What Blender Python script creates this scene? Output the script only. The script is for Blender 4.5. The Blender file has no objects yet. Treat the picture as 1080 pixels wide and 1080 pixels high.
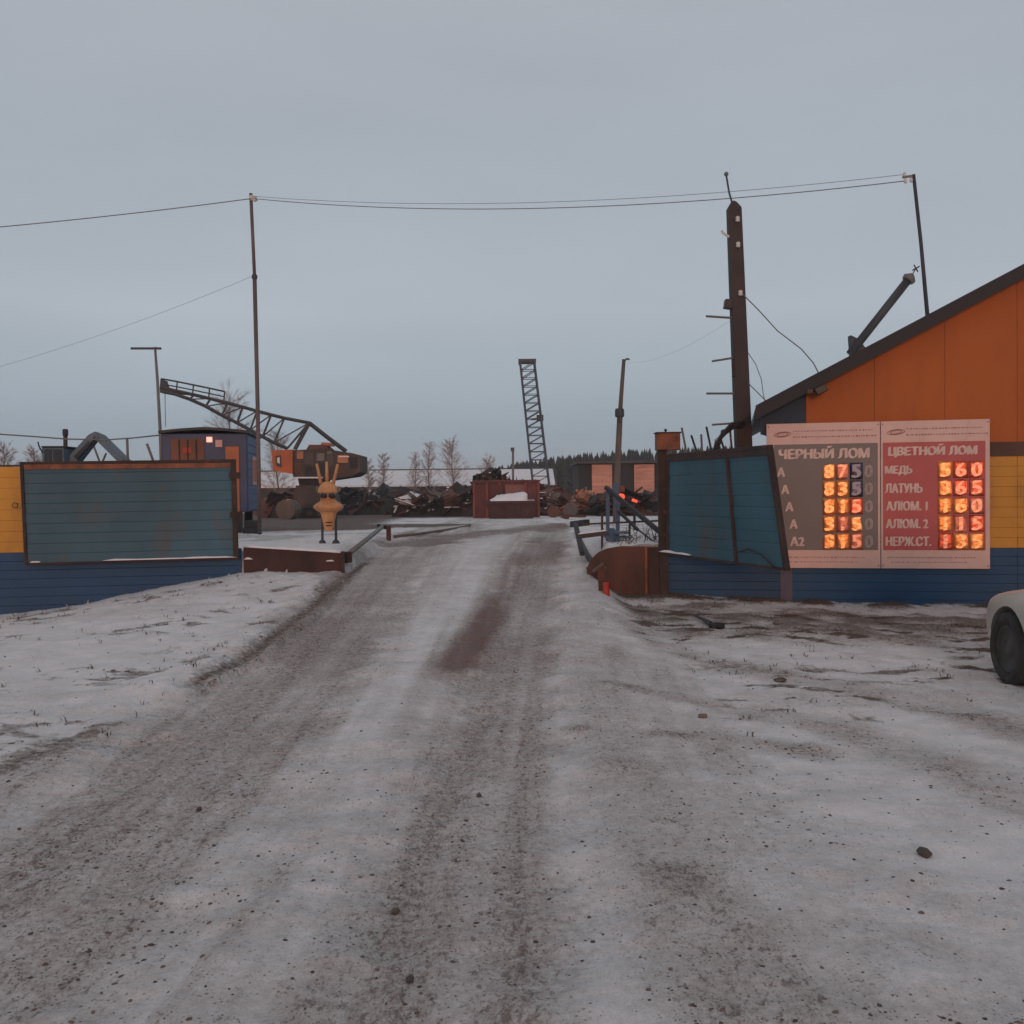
import bpy, bmesh, math, random
import numpy as np
from mathutils import Vector, Matrix
S = bpy.context.scene
C = S.collection
R = math.radians

# ------------------------------------------------------------------ camera
EYE = Vector((0.0, 0.0, 1.6))
cam_d = bpy.data.cameras.new('camera'); cam = bpy.data.objects.new('camera', cam_d); C.objects.link(cam)
cam_d.sensor_width = 36; cam_d.lens = 36.0; cam_d.clip_start = 0.05; cam_d.clip_end = 3000
CAMR = (Matrix.Rotation(R(90 - 1.06), 3, 'X') @ Matrix.Rotation(R(-0.6), 3, 'Z'))
cam.matrix_world = Matrix.Translation(EYE) @ CAMR.to_4x4()
S.camera = cam
S.render.resolution_x = S.render.resolution_y = 1024

# ------------------------------------------------------------------ sky and sun
SUN_EL, SUN_AZ = R(5.0), math.atan2(-0.06, -1.0)      # low winter sun behind the photographer
sdir = Vector((math.sin(SUN_AZ) * math.cos(SUN_EL), math.cos(SUN_AZ) * math.cos(SUN_EL), math.sin(SUN_EL)))
W = bpy.data.worlds.new('World'); S.world = W; W.use_nodes = True
nt = W.node_tree; nt.nodes.clear()
def wn(t): return nt.nodes.new(t)
wo = wn('ShaderNodeOutputWorld'); mx = wn('ShaderNodeMixShader'); b1 = wn('ShaderNodeBackground'); b2 = wn('ShaderNodeBackground')
sky = wn('ShaderNodeTexSky'); sky.sky_type = 'NISHITA'; sky.sun_disc = False
sky.sun_elevation = SUN_EL; sky.sun_rotation = SUN_AZ; sky.air_density = 1.0; sky.dust_density = 2.0
nt.links.new(sky.outputs[0], b1.inputs[0]); b1.inputs[1].default_value = 0.1
tc = wn('ShaderNodeTexCoord'); sp = wn('ShaderNodeSeparateXYZ'); nt.links.new(tc.outputs['Generated'], sp.inputs[0])
rp = wn('ShaderNodeValToRGB'); nt.links.new(sp.outputs[2], rp.inputs[0])
els = rp.color_ramp.elements
els[0].position = 0.0; els[0].color = (0.400, 0.468, 0.540, 1)
els[1].position = 1.0; els[1].color = (0.455, 0.440, 0.436, 1)
for p, c in ((0.06, (0.340, 0.426, 0.515, 1)), (0.17, (0.450, 0.498, 0.565, 1)), (0.30, (0.432, 0.478, 0.540, 1)), (0.45, (0.428, 0.455, 0.500, 1))):
    e = els.new(p); e.color = c
mp = wn('ShaderNodeMapping'); mp.inputs['Scale'].default_value = (1.2, 1.2, 4.0); nt.links.new(tc.outputs['Generated'], mp.inputs[0])
nz = wn('ShaderNodeTexNoise'); nz.inputs['Scale'].default_value = 1.6; nz.inputs['Detail'].default_value = 4; nt.links.new(mp.outputs[0], nz.inputs[0])
mr = wn('ShaderNodeMapRange'); mr.inputs[1].default_value = 0.3; mr.inputs[2].default_value = 0.7; mr.inputs[3].default_value = 0.94; mr.inputs[4].default_value = 1.06
nt.links.new(nz.outputs[0], mr.inputs[0])
vm = wn('ShaderNodeVectorMath'); vm.operation = 'SCALE'; nt.links.new(rp.outputs[0], vm.inputs[0]); nt.links.new(mr.outputs[0], vm.inputs['Scale'])
nt.links.new(vm.outputs[0], b2.inputs[0]); b2.inputs[1].default_value = 1.0
mx.inputs[0].default_value = 0.88
nt.links.new(b1.outputs[0], mx.inputs[1]); nt.links.new(b2.outputs[0], mx.inputs[2]); nt.links.new(mx.outputs[0], wo.inputs[0])

sl = bpy.data.lights.new('sun', 'SUN'); so = bpy.data.objects.new('sun', sl); C.objects.link(so)
sl.energy = 1.02; sl.angle = R(10); sl.color = (1.0, 0.47, 0.27)
so.rotation_euler = sdir.to_track_quat('Z', 'Y').to_euler(); so.location = (0, -20, 20)
S.view_settings.view_transform = 'Standard'; S.view_settings.look = 'None'
S.view_settings.exposure = 0.0; S.view_settings.gamma = 1.0; S.view_settings.use_curve_mapping = False

# ------------------------------------------------------------------ measuring helpers
def ray(u, v):
    return (CAMR @ Vector(((u - 540) / 1080, (540 - v) / 1080, -1))).normalized()
def P(u, v, d):
    r = ray(u, v); return EYE + r * (d / r.y)
def on_plane(u, v, o, n):
    r = ray(u, v); t = (Vector(o) - EYE).dot(n) / r.dot(n); return EYE + r * t

# ------------------------------------------------------------------ noise
def _h(ix, iy, s):
    n = (ix.astype(np.int64) * 374761393 + iy.astype(np.int64) * 668265263 + s * 982451653) & 0xffffffff
    n = ((n ^ (n >> 13)) * 1274126177) & 0xffffffff
    return ((n ^ (n >> 16)) & 0xffff) / 65535.0
def vnoise(x, y, s=0):
    ix, iy = np.floor(x), np.floor(y); fx, fy = x - ix, y - iy
    fx = fx * fx * (3 - 2 * fx); fy = fy * fy * (3 - 2 * fy)
    a, b = _h(ix, iy, s), _h(ix + 1, iy, s); c, d = _h(ix, iy + 1, s), _h(ix + 1, iy + 1, s)
    return (a + (b - a) * fx) * (1 - fy) + (c + (d - c) * fx) * fy
def fbm(x, y, s=0, o=4):
    t, a, n = 0, 0.5, 0
    for k in range(o):
        t = t + a * vnoise(x * 2 ** k, y * 2 ** k, s + k * 17); n += a; a *= 0.5
    return t / n
def sst(a, b, x):
    t = np.clip((x - a) / (b - a), 0, 1); return t * t * (3 - 2 * t)

# ------------------------------------------------------------------ terrain
def yf_left(x): return 14.6 + 0.19 * (x + 3.9) + 0.03
def yf_right(x): return 14.6 - 0.2137 * (x - 2.23) + 0.05
def height(x, y):
    x = np.asarray(x, float); y = np.asarray(y, float)
    road = np.interp(y, [0, 4, 6.5, 9, 12, 14, 16.5, 18.5, 22, 26, 40, 60, 400], [0, 0, 0.04, 0.12, 0.25, 0.36, 0.56, 0.69, 0.75, 0.73, 0.55, 0.3, 0.3])
    yard = np.interp(y, [13, 20, 26, 40, 60, 400], [0.82, 0.80, 0.74, 0.55, 0.3, 0.3])
    near = 1 - sst(14.5, 18, y)
    wl = sst(-7.4, -3.6, x); e0 = np.interp(y, [8, 14], [0.3, 1.02]); e1 = np.interp(y, [8, 14], [1.9, 1.62]); tt = np.clip((x - e0) / (e1 - e0), 0, 1); wr = 1 - near * (0.75 * tt * tt * (3 - 2 * tt) + 0.25 * sst(1.9, 5, x))
    front = road * wl * wr + 0.10 * np.exp(-((x + 3.6) / 1.6) ** 2 - ((y - 14.2) / 1.3) ** 2)
    front = front + 0.02 * sst(12.2, 13.6, y) * sst(2.0, 3.0, x)
    c = sst(-2.9, -2.1, x) * (1 - sst(1.36, 1.5, x))
    back = road * c + yard * (1 - c)
    bl = (x < -2.45) & (y > yf_left(x)); br = (x > 1.15) & (y > np.where(x > 1.5, yf_right(np.minimum(x, 40)), 14.9))
    return np.where(bl | br, back, front)
def G(u, v, lift=0.0):
    r = ray(u, v); t = 1.0
    for k in range(4000):
        p = EYE + r * t
        if p.z <= float(height(p.x, p.y)): break
        t *= 1.003
    p = EYE + r * t; p.z = float(height(p.x, p.y)) + lift
    return p

def pl(pts): return np.array([[G(u, v).x, G(u, v).y] for u, v in pts])
def dist_poly(x, y, pts):
    best = np.full(x.shape, 1e9); along = np.zeros(x.shape); L = 0
    for i in range(len(pts) - 1):
        ax, ay = pts[i]; bx, by = pts[i + 1]; dx, dy = bx - ax, by - ay; ll = math.hypot(dx, dy)
        t = np.clip(((x - ax) * dx + (y - ay) * dy) / (ll * ll + 1e-9), 0, 1)
        d = np.hypot(x - ax - t * dx, y - ay - t * dy); m = d < best
        best = np.where(m, d, best); along = np.where(m, L + t * ll, along); L += ll
    return best, along / max(L, 1e-6)

T_LEFT = pl([(470, 562), (425, 582), (392, 615), (345, 668), (285, 735), (190, 830), (60, 940), (-150, 1080)])
T_RIGHT = pl([(592, 552), (580, 566), (568, 590), (552, 640), (540, 700), (525, 780), (510, 870), (495, 960), (480, 1075)])
T_RLINE = pl([(515, 745), (490, 790), (465, 850), (435, 920), (405, 990)])
T_SIDE = pl([(598, 640), (625, 720), (655, 800), (690, 880), (740, 980), (800, 1075)])
T_RUST = pl([(536, 592), (527, 620), (514, 650), (495, 682), (470, 712)])
T_CAR1 = pl([(612, 768), (680, 772), (760, 778), (860, 792)])
T_CAR2 = pl([(650, 650), (720, 690), (800, 708), (900, 726), (1000, 748), (1080, 775)])
T_CAR3 = pl([(640, 720), (760, 745), (880, 765), (1000, 808), (1080, 850)])
T_BANK = pl([(385, 592), (350, 622), (318, 650), (270, 688), (207, 722)])
E_LEFT = pl([(360, 600), (335, 640), (270, 690), (207, 722), (110, 765), (0, 815), (-150, 880)])
E_RIGHT = pl([(612, 600), (640, 660), (700, 730), (755, 800), (840, 890), (950, 985), (1080, 1065)])
T_FAR = pl([(600, 552), (560, 558), (500, 562), (440, 572)])

def ground_fields(x, y):
    """returns z, dirt, rust, soil"""
    z = height(x, y)
    o = np.argsort(E_LEFT[:, 1]); xl = np.interp(y, E_LEFT[o, 1], E_LEFT[o, 0])
    o = np.argsort(E_RIGHT[:, 1]); xr = np.interp(y, E_RIGHT[o, 1], E_RIGHT[o, 0])
    n1 = fbm(x * 0.9, y * 0.9, 3, 4); n2 = fbm(x * 3.1, y * 3.1, 9, 4); n3 = fbm(x * 9, y * 9, 21, 3)
    wob = (n1 - 0.5) * 0.9 + (n2 - 0.5) * 0.5
    inroad = sst(-0.18, 0.30, x - xl + wob * 0.5) * (1 - sst(-0.45, 0.7, x - xr + wob * 1.3))
    o = np.argsort(T_LEFT[:, 1]); cxl = np.interp(y, T_LEFT[o, 1], T_LEFT[o, 0]); o = np.argsort(T_RIGHT[:, 1]); cxr = np.interp(y, T_RIGHT[o, 1], T_RIGHT[o, 0])
    lat = (x - cxl) / np.maximum(cxr - cxl, 0.5) * 1.9                     # lateral place across the wheel tracks
    streak = 0.52 * fbm(lat * 4.2, y * 0.22, 31, 3) + 0.30 * fbm(lat * 13, y * 0.40, 37, 3) + 0.18 * fbm(lat * 34, y * 0.6, 43, 2)
    dirt = inroad * (0.42 + 1.2 * (streak - 0.48) + 0.30 * (n1 - 0.45)); ridge = np.exp(-((lat - 0.98) / 0.33) ** 2); dirt = dirt * (1 - 0.45 * ridge * sst(3.5, 7, y)); o = np.argsort(T_SIDE[:, 1]); cxs = np.interp(y, T_SIDE[o, 1], T_SIDE[o, 0]); mid = 0.5 * (cxr + cxs); dirt = dirt * (1 - 0.55 * np.exp(-((x - mid - 0.08) / 0.16) ** 2) * (y < 11))
    def tr(pts, hw, soft=0.5):
        d, a = dist_poly(x, y, pts); d = d + (n2 - 0.5) * hw * 0.9
        return 1 - sst(hw * (1 - soft), hw * (1 + soft), d), a
    tl, a = tr(T_LEFT, 0.72); dirt = np.maximum(dirt, tl * (0.56 + 0.95 * (streak - 0.47)))
    t2, a = tr(T_RIGHT, 0.44); dirt = np.maximum(dirt, t2 * (0.53 + 0.85 * (streak - 0.47)))
    t3, a = tr(T_RLINE, 0.10); dirt = np.maximum(dirt, t3 * 0.68)
    ts, a = tr(T_SIDE, 0.34, 0.8); dirt = np.maximum(dirt, ts * (0.34 + 0.60 * n2) * (0.60 + 0.40 * a))
    soil = np.zeros_like(x)
    fleck = sst(0.48, 0.70, fbm(x * 3.0 + y * 2.2, y * 5.0 - x * 1.0, 51, 5)); zone = sst(0.40, 0.60, fbm(x * 0.6, y * 0.9, 61, 3))
    patch = sst(0.50, 0.68, n2 * 0.7 + n1 * 0.35)
    for T, hw, k in ((T_CAR1, 0.17, 1.0), (T_CAR2, 0.28, 0.9), (T_CAR3, 0.24, 0.9)):
        t, a = tr(T, hw, 0.9); dirt = np.maximum(dirt, t * k * (0.22 + 0.80 * n2)); soil = np.maximum(soil, t * 0.42 * sst(0.40, 0.75, n2))
    # scattered dirt in the clean snow on the right, denser towards the fence
    right = sst(0.0, 0.6, x - xr)
    near_f = sst(6.5, 12.5, y) * (y < 15)
    dirt = np.maximum(dirt, right * patch * (0.10 + 0.65 * near_f)); dirt = np.maximum(dirt, right * near_f * (0.22 + 1.15 * zone * n2))
    soil = np.maximum(soil, right * fleck * (0.25 + 0.75 * zone) * (0.16 + 0.95 * sst(5.0, 9.0, y)) * (y < 15))
    dirt = np.where(y < 15, np.maximum(dirt, 0.05 + 0.22 * sst(0.35, 0.65, n1) * (x > xr - 0.3) + 0.12 * sst(0.4, 0.65, n1) * (x < xl)), dirt)
    yr = yf_right(x)
    ff = np.exp(-np.maximum(yr - y - 0.35, 0) ** 2 / 0.16) * (y < yr - 0.02) * (x > 1.3)
    soil = np.maximum(soil, ff * (0.35 + 0.9 * sst(0.3, 0.6, n2)))
    bank, a = tr(T_BANK, 0.10, 0.9); soil = np.maximum(soil, bank * (0.45 + 0.7 * n2))
    edge, a = tr(E_LEFT, 0.22, 0.9); soil = np.maximum(soil, edge * 0.8 * sst(0.45, 0.7, n2))
    left = 1 - sst(-0.3, 0.0, x - xl)
    soil = np.maximum(soil, left * 0.75 * fleck * (0.35 + 0.65 * zone) * (y < 15))
    rust, a = tr(T_RUST, 0.19, 1.0); rust = rust * (0.55 + 0.75 * sst(0.2, 0.7, a)) * (0.45 + 0.9 * n2) * (1 - 0.5 * sst(0.93, 1.0, a))
    rd = (sst(0.25, 0.7, n1) * 0.36 + 0.26) * np.maximum(t2, 0.75 * tl) * (0.45 + 0.55 * sst(4.0, 11, y))
    rust = np.clip(np.maximum(rust, rd), 0, 1)
    tf, a = tr(T_FAR, 0.9, 0.6); dirt = np.where(y > 17, np.maximum(dirt, tf * 0.85), dirt)
    # bare soil of the yard on the left and the trampled floor round the heaps
    lo = 23.0 + 1.9 * np.maximum(x + 4.0, 0) + (n1 - 0.5) * 2.5
    yb = sst(0, 1.2, y - lo) * (1 - sst(75, 85, y + (n1 - 0.5) * 6)) * (1 - sst(-1.6, -0.6, x + (n1 - 0.5))) * (1 - sst(32, 34, y) * (1 - sst(48, 52, y)) * sst(-5.0, -3.6, x + 0.06 * (y - 34) + (n1 - 0.5) * 1.5))
    soil = np.maximum(soil, yb * 0.95)
    dirt = np.where(y > 17, np.where((x < -2.6) | (x > 1.6), 0.12 + 0.4 * (n1 > 0.6), dirt), dirt)
    far = sst(52, 58, y); soil = np.maximum(soil, far * 0.5)
    # relief
    rut = 0.045 * tl + 0.05 * t2 + 0.02 * t3
    z = z - rut * (y < 30) + 0.03 * (streak - 0.5) * inroad * (y < 30)
    lump = (n2 - 0.5) * 0.05 + (n3 - 0.5) * 0.022
    z = z + lump * np.where(inroad > 0.5, 0.45, 1.0) * (y < 40) + 0.05 * (n1 - 0.5)
    bd, a = dist_poly(x, y, T_BANK); z = z + 0.06 * np.exp(-((bd - 0.22) / 0.24) ** 2) * (x < xl + 0.1) * (y < 15)
    z = z + ff * 0.06 * n2
    return z, np.clip(dirt, 0, 1), rust, np.clip(soil, 0, 1)

# ------------------------------------------------------------------ materials
def mat(name, col, rough=0.8, metal=0.0, var=0.0, scale=6.0, col2=None, mixlo=0.45, mixhi=0.7, bump=0.0, spec=None, stretch=None, emit=None, estr=0.0, detail=5, speck=None):
    m = bpy.data.materials.new(name); m.use_nodes = True; t = m.node_tree; b = t.nodes['Principled BSDF']
    b.inputs['Roughness'].default_value = rough; b.inputs['Metallic'].default_value = metal
    if spec is not None: b.inputs['Specular IOR Level'].default_value = spec
    b.inputs['Base Color'].default_value = (*col, 1)
    N = t.nodes.new; L = t.links.new
    if var or col2 or bump:
        g = N('ShaderNodeNewGeometry'); mp = N('ShaderNodeMapping'); L(g.outputs['Position'], mp.inputs[0])
        if stretch: mp.inputs['Scale'].default_value = stretch
        nz = N('ShaderNodeTexNoise'); nz.inputs['Scale'].default_value = scale; nz.inputs['Detail'].default_value = detail; nz.inputs['Roughness'].default_value = 0.62; L(mp.outputs[0], nz.inputs[0])
        cur = None
        if col2:
            r = N('ShaderNodeMapRange'); r.inputs[1].default_value = mixlo; r.inputs[2].default_value = mixhi; L(nz.outputs[0], r.inputs[0])
            mi = N('ShaderNodeMix'); mi.data_type = 'RGBA'; mi.inputs[6].default_value = (*col, 1); mi.inputs[7].default_value = (*col2, 1); L(r.outputs[0], mi.inputs[0]); cur = mi.outputs[2]
        if var:
            nb = N('ShaderNodeTexNoise'); nb.inputs['Scale'].default_value = scale * 0.37; nb.inputs['Detail'].default_value = 6; L(mp.outputs[0], nb.inputs[0])
            r2 = N('ShaderNodeMapRange'); r2.inputs[1].default_value = 0.3; r2.inputs[2].default_value = 0.7; r2.inputs[3].default_value = 1 - var; r2.inputs[4].default_value = 1 + var; L(nb.outputs[0], r2.inputs[0])
            vs = N('ShaderNodeVectorMath'); vs.operation = 'SCALE'; L(r2.outputs[0], vs.inputs['Scale'])
            if cur is None: vs.inputs[0].default_value = col
            else: L(cur, vs.inputs[0])
            cur = vs.outputs[0]
        if cur is not None: L(cur, b.inputs['Base Color'])
        if bump:
            bp = N('ShaderNodeBump'); bp.inputs['Strength'].default_value = bump; bp.inputs['Distance'].default_value = 0.02; L(nz.outputs[0], bp.inputs['Height']); L(bp.outputs[0], b.inputs['Normal'])
    if emit:
        b.inputs['Emission Color'].default_value = (*emit, 1); b.inputs['Emission Strength'].default_value = estr
    return m

M = {}
M['yellow'] = mat('yellow_siding', (0.51, 0.24, 0.024), 0.6, var=0.16, scale=4, col2=(0.36, 0.17, 0.03), mixlo=0.5, mixhi=0.78, stretch=(1, 1, 0.35))
M['blue'] = mat('blue_siding', (0.005, 0.056, 0.142), 0.65, var=0.16, scale=3, col2=(0.012, 0.056, 0.110), mixlo=0.5, mixhi=0.8)
M['teal'] = mat('teal_gate', (0.027, 0.096, 0.138), 0.62, var=0.25, scale=3.0, col2=(0.075, 0.070, 0.062), mixlo=0.52, mixhi=0.80, stretch=(1, 1, 0.45))
M['rust'] = mat('rust', (0.11, 0.042, 0.03), 0.85, var=0.4, scale=5, col2=(0.08, 0.040, 0.03), bump=0.3)
M['rust_dark'] = mat('rust_dark', (0.040, 0.025, 0.022), 0.85, var=0.4, scale=6, col2=(0.085, 0.038, 0.026), mixlo=0.55, mixhi=0.75, bump=0.3)
M['rust_orange'] = mat('rust_orange', (0.22, 0.075, 0.036), 0.8, var=0.35, scale=9, col2=(0.10, 0.045, 0.03))
M['maroon'] = mat('rusty_maroon_plate', (0.062, 0.029, 0.026), 0.85, var=0.4, scale=2.5, col2=(0.036, 0.021, 0.020), bump=0.3)
M['tankrust'] = mat('tank_plate', (0.105, 0.046, 0.032), 0.85, var=0.4, scale=2.2, col2=(0.050, 0.028, 0.025), stretch=(1, 1, 0.5), bump=0.2)
M['orange'] = mat('orange_cladding', (0.365, 0.084, 0.004), 0.65, var=0.12, scale=2.6, col2=(0.29, 0.066, 0.006), stretch=(1, 1, 0.25), mixlo=0.45, mixhi=0.8)
M['brown'] = mat('brown_trim', (0.075, 0.035, 0.022), 0.7, var=0.25)
M['navy'] = mat('navy_cladding', (0.016, 0.036, 0.062), 0.7, var=0.25, scale=3)
M['verge'] = mat('verge_dark', (0.020, 0.021, 0.025), 0.7)
M['roof'] = mat('roof_sheet', (0.035, 0.037, 0.042), 0.6, var=0.3, scale=4)
M['snow'] = mat('snow', (0.74, 0.75, 0.79), 0.9, var=0.06, scale=7, bump=0.25)
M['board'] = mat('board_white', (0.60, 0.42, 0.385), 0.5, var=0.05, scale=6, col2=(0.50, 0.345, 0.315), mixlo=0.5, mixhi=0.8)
M['board_grey'] = mat('board_grey', (0.135, 0.125, 0.128), 0.5, var=0.06)
M['board_red'] = mat('board_red', (0.39, 0.062, 0.075), 0.5, var=0.08)
M['board_ink'] = mat('board_red_ink', (0.28, 0.13, 0.14), 0.6)
M['letter'] = mat('letter_pale', (0.58, 0.44, 0.41), 0.5, var=0.15, scale=30)
M['letter_dim'] = mat('letter_dim', (0.27, 0.245, 0.24), 0.5, var=0.2, scale=40)
M['pole_black'] = mat('pole_brown_black', (0.042, 0.031, 0.030), 0.75, var=0.3, scale=4)
M['steel'] = mat('steel_grey', (0.16, 0.155, 0.15), 0.6, 0.3, var=0.2)
M['steel_dark'] = mat('steel_dark', (0.045, 0.05, 0.058), 0.6, 0.2, var=0.3)
M['pole_steel'] = mat('pole_rusty_steel', (0.13, 0.095, 0.09), 0.7, var=0.25)
M['wood_grey'] = mat('grey_wood', (0.13, 0.10, 0.085), 0.85, var=0.3, scale=8, stretch=(1, 1, 0.2))
M['wire'] = mat('wire', (0.15, 0.15, 0.155), 0.7)
M['wire_pale'] = mat('wire_pale', (0.20, 0.21, 0.22), 0.7)
M['ceramic'] = mat('ceramic', (0.6, 0.57, 0.55), 0.35)
M['cabin'] = mat('cabin_blue', (0.040, 0.052, 0.105), 0.6, var=0.25, scale=2)
M['cabin_side'] = mat('cabin_blue_side', (0.048, 0.090, 0.19), 0.6, var=0.2, scale=2)
M['door_orange'] = mat('door_orange', (0.36, 0.11, 0.04), 0.6, var=0.2)
M['door_brown'] = mat('shutter_brown', (0.16, 0.055, 0.03), 0.65, var=0.25)
M['pink'] = mat('pink_notice', (0.55, 0.30, 0.27), 0.6)
M['red'] = mat('red_paint', (0.40, 0.035, 0.025), 0.6, var=0.25)
M['red_box'] = mat('container_red', (0.115, 0.034, 0.032), 0.8, var=0.4, scale=1.6, col2=(0.055, 0.030, 0.030))
M['pink_panel'] = mat('faded_panel', (0.20, 0.085, 0.075), 0.8, var=0.3, scale=3)
M['rib_red'] = mat('rib_red', (0.19, 0.050, 0.045), 0.75, var=0.35, scale=2.5)
M['skip'] = mat('skip_maroon', (0.060, 0.028, 0.030), 0.8, var=0.35, scale=3)
M['crane_orange'] = mat('crane_orange', (0.42, 0.095, 0.03), 0.6, var=0.25, scale=2)
M['crane_house'] = mat('crane_house', (0.052, 0.037, 0.033), 0.75, var=0.5, scale=1.4, col2=(0.11, 0.06, 0.045), mixlo=0.55, mixhi=0.8)
M['crane_grey'] = mat('crane_lattice', (0.045, 0.045, 0.050), 0.7, var=0.3)
M['mast_blue'] = mat('mast_lattice', (0.060, 0.080, 0.110), 0.7, var=0.2)
M['exc_blue'] = mat('digger_blue', (0.085, 0.135, 0.185), 0.6, var=0.3, scale=3)
M['sculpt'] = mat('sculpture_yellow', (0.50, 0.255, 0.115), 0.55, var=0.22, scale=9, col2=(0.24, 0.11, 0.04), mixlo=0.55, mixhi=0.8)
M['black'] = mat('black', (0.014, 0.014, 0.016), 0.5)
M['rubber'] = mat('tyre_rubber', (0.022, 0.021, 0.021), 0.85, var=0.4, scale=12, col2=(0.07, 0.06, 0.055), mixlo=0.5, mixhi=0.75)
M['rim'] = mat('dirty_rim', (0.060, 0.055, 0.050), 0.55, 0.4, var=0.4, scale=14)
M['car'] = mat('car_silver', (0.56, 0.52, 0.46), 0.34, 0.35, var=0.10, scale=4, col2=(0.42, 0.38, 0.34), mixlo=0.5, mixhi=0.75)
M['glass'] = mat('dark_glass', (0.02, 0.024, 0.028), 0.06)
M['lens'] = mat('lamp_lens', (0.7, 0.72, 0.74), 0.1)
M['amber'] = mat('amber_lens', (0.10, 0.045, 0.02), 0.3)
M['blue_rail'] = mat('rail_blue', (0.045, 0.10, 0.18), 0.6, var=0.25)
M['rail_dark'] = mat('rail_dark', (0.022, 0.024, 0.028), 0.6, var=0.3)
M['bark'] = mat('bark', (0.17, 0.14, 0.13), 0.9)
M['twig'] = mat('twigs', (0.34, 0.27, 0.255), 0.9)
M['conifer'] = mat('conifer', (0.018, 0.026, 0.022), 0.9, var=0.3, scale=0.3)
M['dark_wall'] = mat('dark_shed_wall', (0.032, 0.032, 0.034), 0.85, var=0.35, scale=0.5)
M['shed_wall'] = mat('long_shed_wall', (0.048, 0.036, 0.034), 0.9, var=0.4, scale=0.4)
M['glow_door'] = mat('sunset_tinted_door', (0.50, 0.23, 0.175), 0.42, var=0.22, scale=2.2, col2=(0.33, 0.14, 0.10), bump=0.4, stretch=(0.5, 0.5, 2.5))  # light sheet doors; the reflected sunset is put into their base colour
M['scrap1'] = mat('scrap_black', (0.022, 0.020, 0.020), 0.8, var=0.5, scale=1.5)
M['scrap2'] = mat('scrap_rust', (0.10, 0.045, 0.033), 0.85, var=0.5, scale=1.5)
M['scrap3'] = mat('scrap_grey', (0.13, 0.12, 0.12), 0.7, var=0.4, scale=2)
M['scrap4'] = mat('scrap_orange', (0.42, 0.17, 0.09), 0.7, var=0.35, scale=2)
M['grass'] = mat('dead_grass', (0.085, 0.062, 0.042), 0.9, var=0.4, scale=5)
M['stone'] = mat('dark_gravel', (0.075, 0.064, 0.060), 0.85, var=0.5, scale=20)
M['clod'] = mat('frozen_clod', (0.135, 0.105, 0.092), 0.9, var=0.4, scale=12)
M['lamp_red'] = mat('signal_red_lens', (0.6, 0.04, 0.02), 0.3, emit=(1.0, 0.10, 0.05), estr=1.1)
M['lamp_pink'] = mat('porch_lamp', (0.8, 0.4, 0.3), 0.3, emit=(1.0, 0.42, 0.32), estr=0.9)
M['grey_strip'] = mat('grey_post', (0.085, 0.082, 0.115), 0.7, var=0.2)

def plate_mat(name, col, rough, bump):
    m = bpy.data.materials.new(name); m.use_nodes = True; t = m.node_tree; b = t.nodes['Principled BSDF']; N = t.nodes.new; L = t.links.new
    b.inputs['Base Color'].default_value = (*col, 1); b.inputs['Roughness'].default_value = rough; b.inputs['Metallic'].default_value = 0.75
    b.inputs['Coat Weight'].default_value = 0.12; b.inputs['Coat Roughness'].default_value = rough
    g = N('ShaderNodeNewGeometry'); mp = N('ShaderNodeMapping'); mp.inputs['Rotation'].default_value = (0, R(35), 0); mp.inputs['Scale'].default_value = (1, 1, 1.8); L(g.outputs['Position'], mp.inputs[0])
    nz = N('ShaderNodeTexNoise'); nz.inputs['Scale'].default_value = 11; nz.inputs['Detail'].default_value = 2.5; L(mp.outputs[0], nz.inputs[0])
    bp = N('ShaderNodeBump'); bp.inputs['Strength'].default_value = bump; bp.inputs['Distance'].default_value = 0.02
    L(nz.outputs[0], bp.inputs['Height']); L(bp.outputs[0], b.inputs['Normal']); L(bp.outputs[0], b.inputs['Coat Normal'])
    return m
M['plate_sunset'] = plate_mat('number_plate_sunset', (0.82, 0.30, 0.085), 0.42, 0.6)  # orange sunset reflection put into the base colour of the plate
M['plate_red'] = plate_mat('number_plate_red', (0.70, 0.13, 0.06), 0.42, 0.6)
M['plate_navy'] = plate_mat('number_plate_navy', (0.06, 0.065, 0.12), 0.34, 0.25)
M['plate_rose'] = plate_mat('number_plate_rose', (0.55, 0.19, 0.12), 0.48, 0.4)

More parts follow.
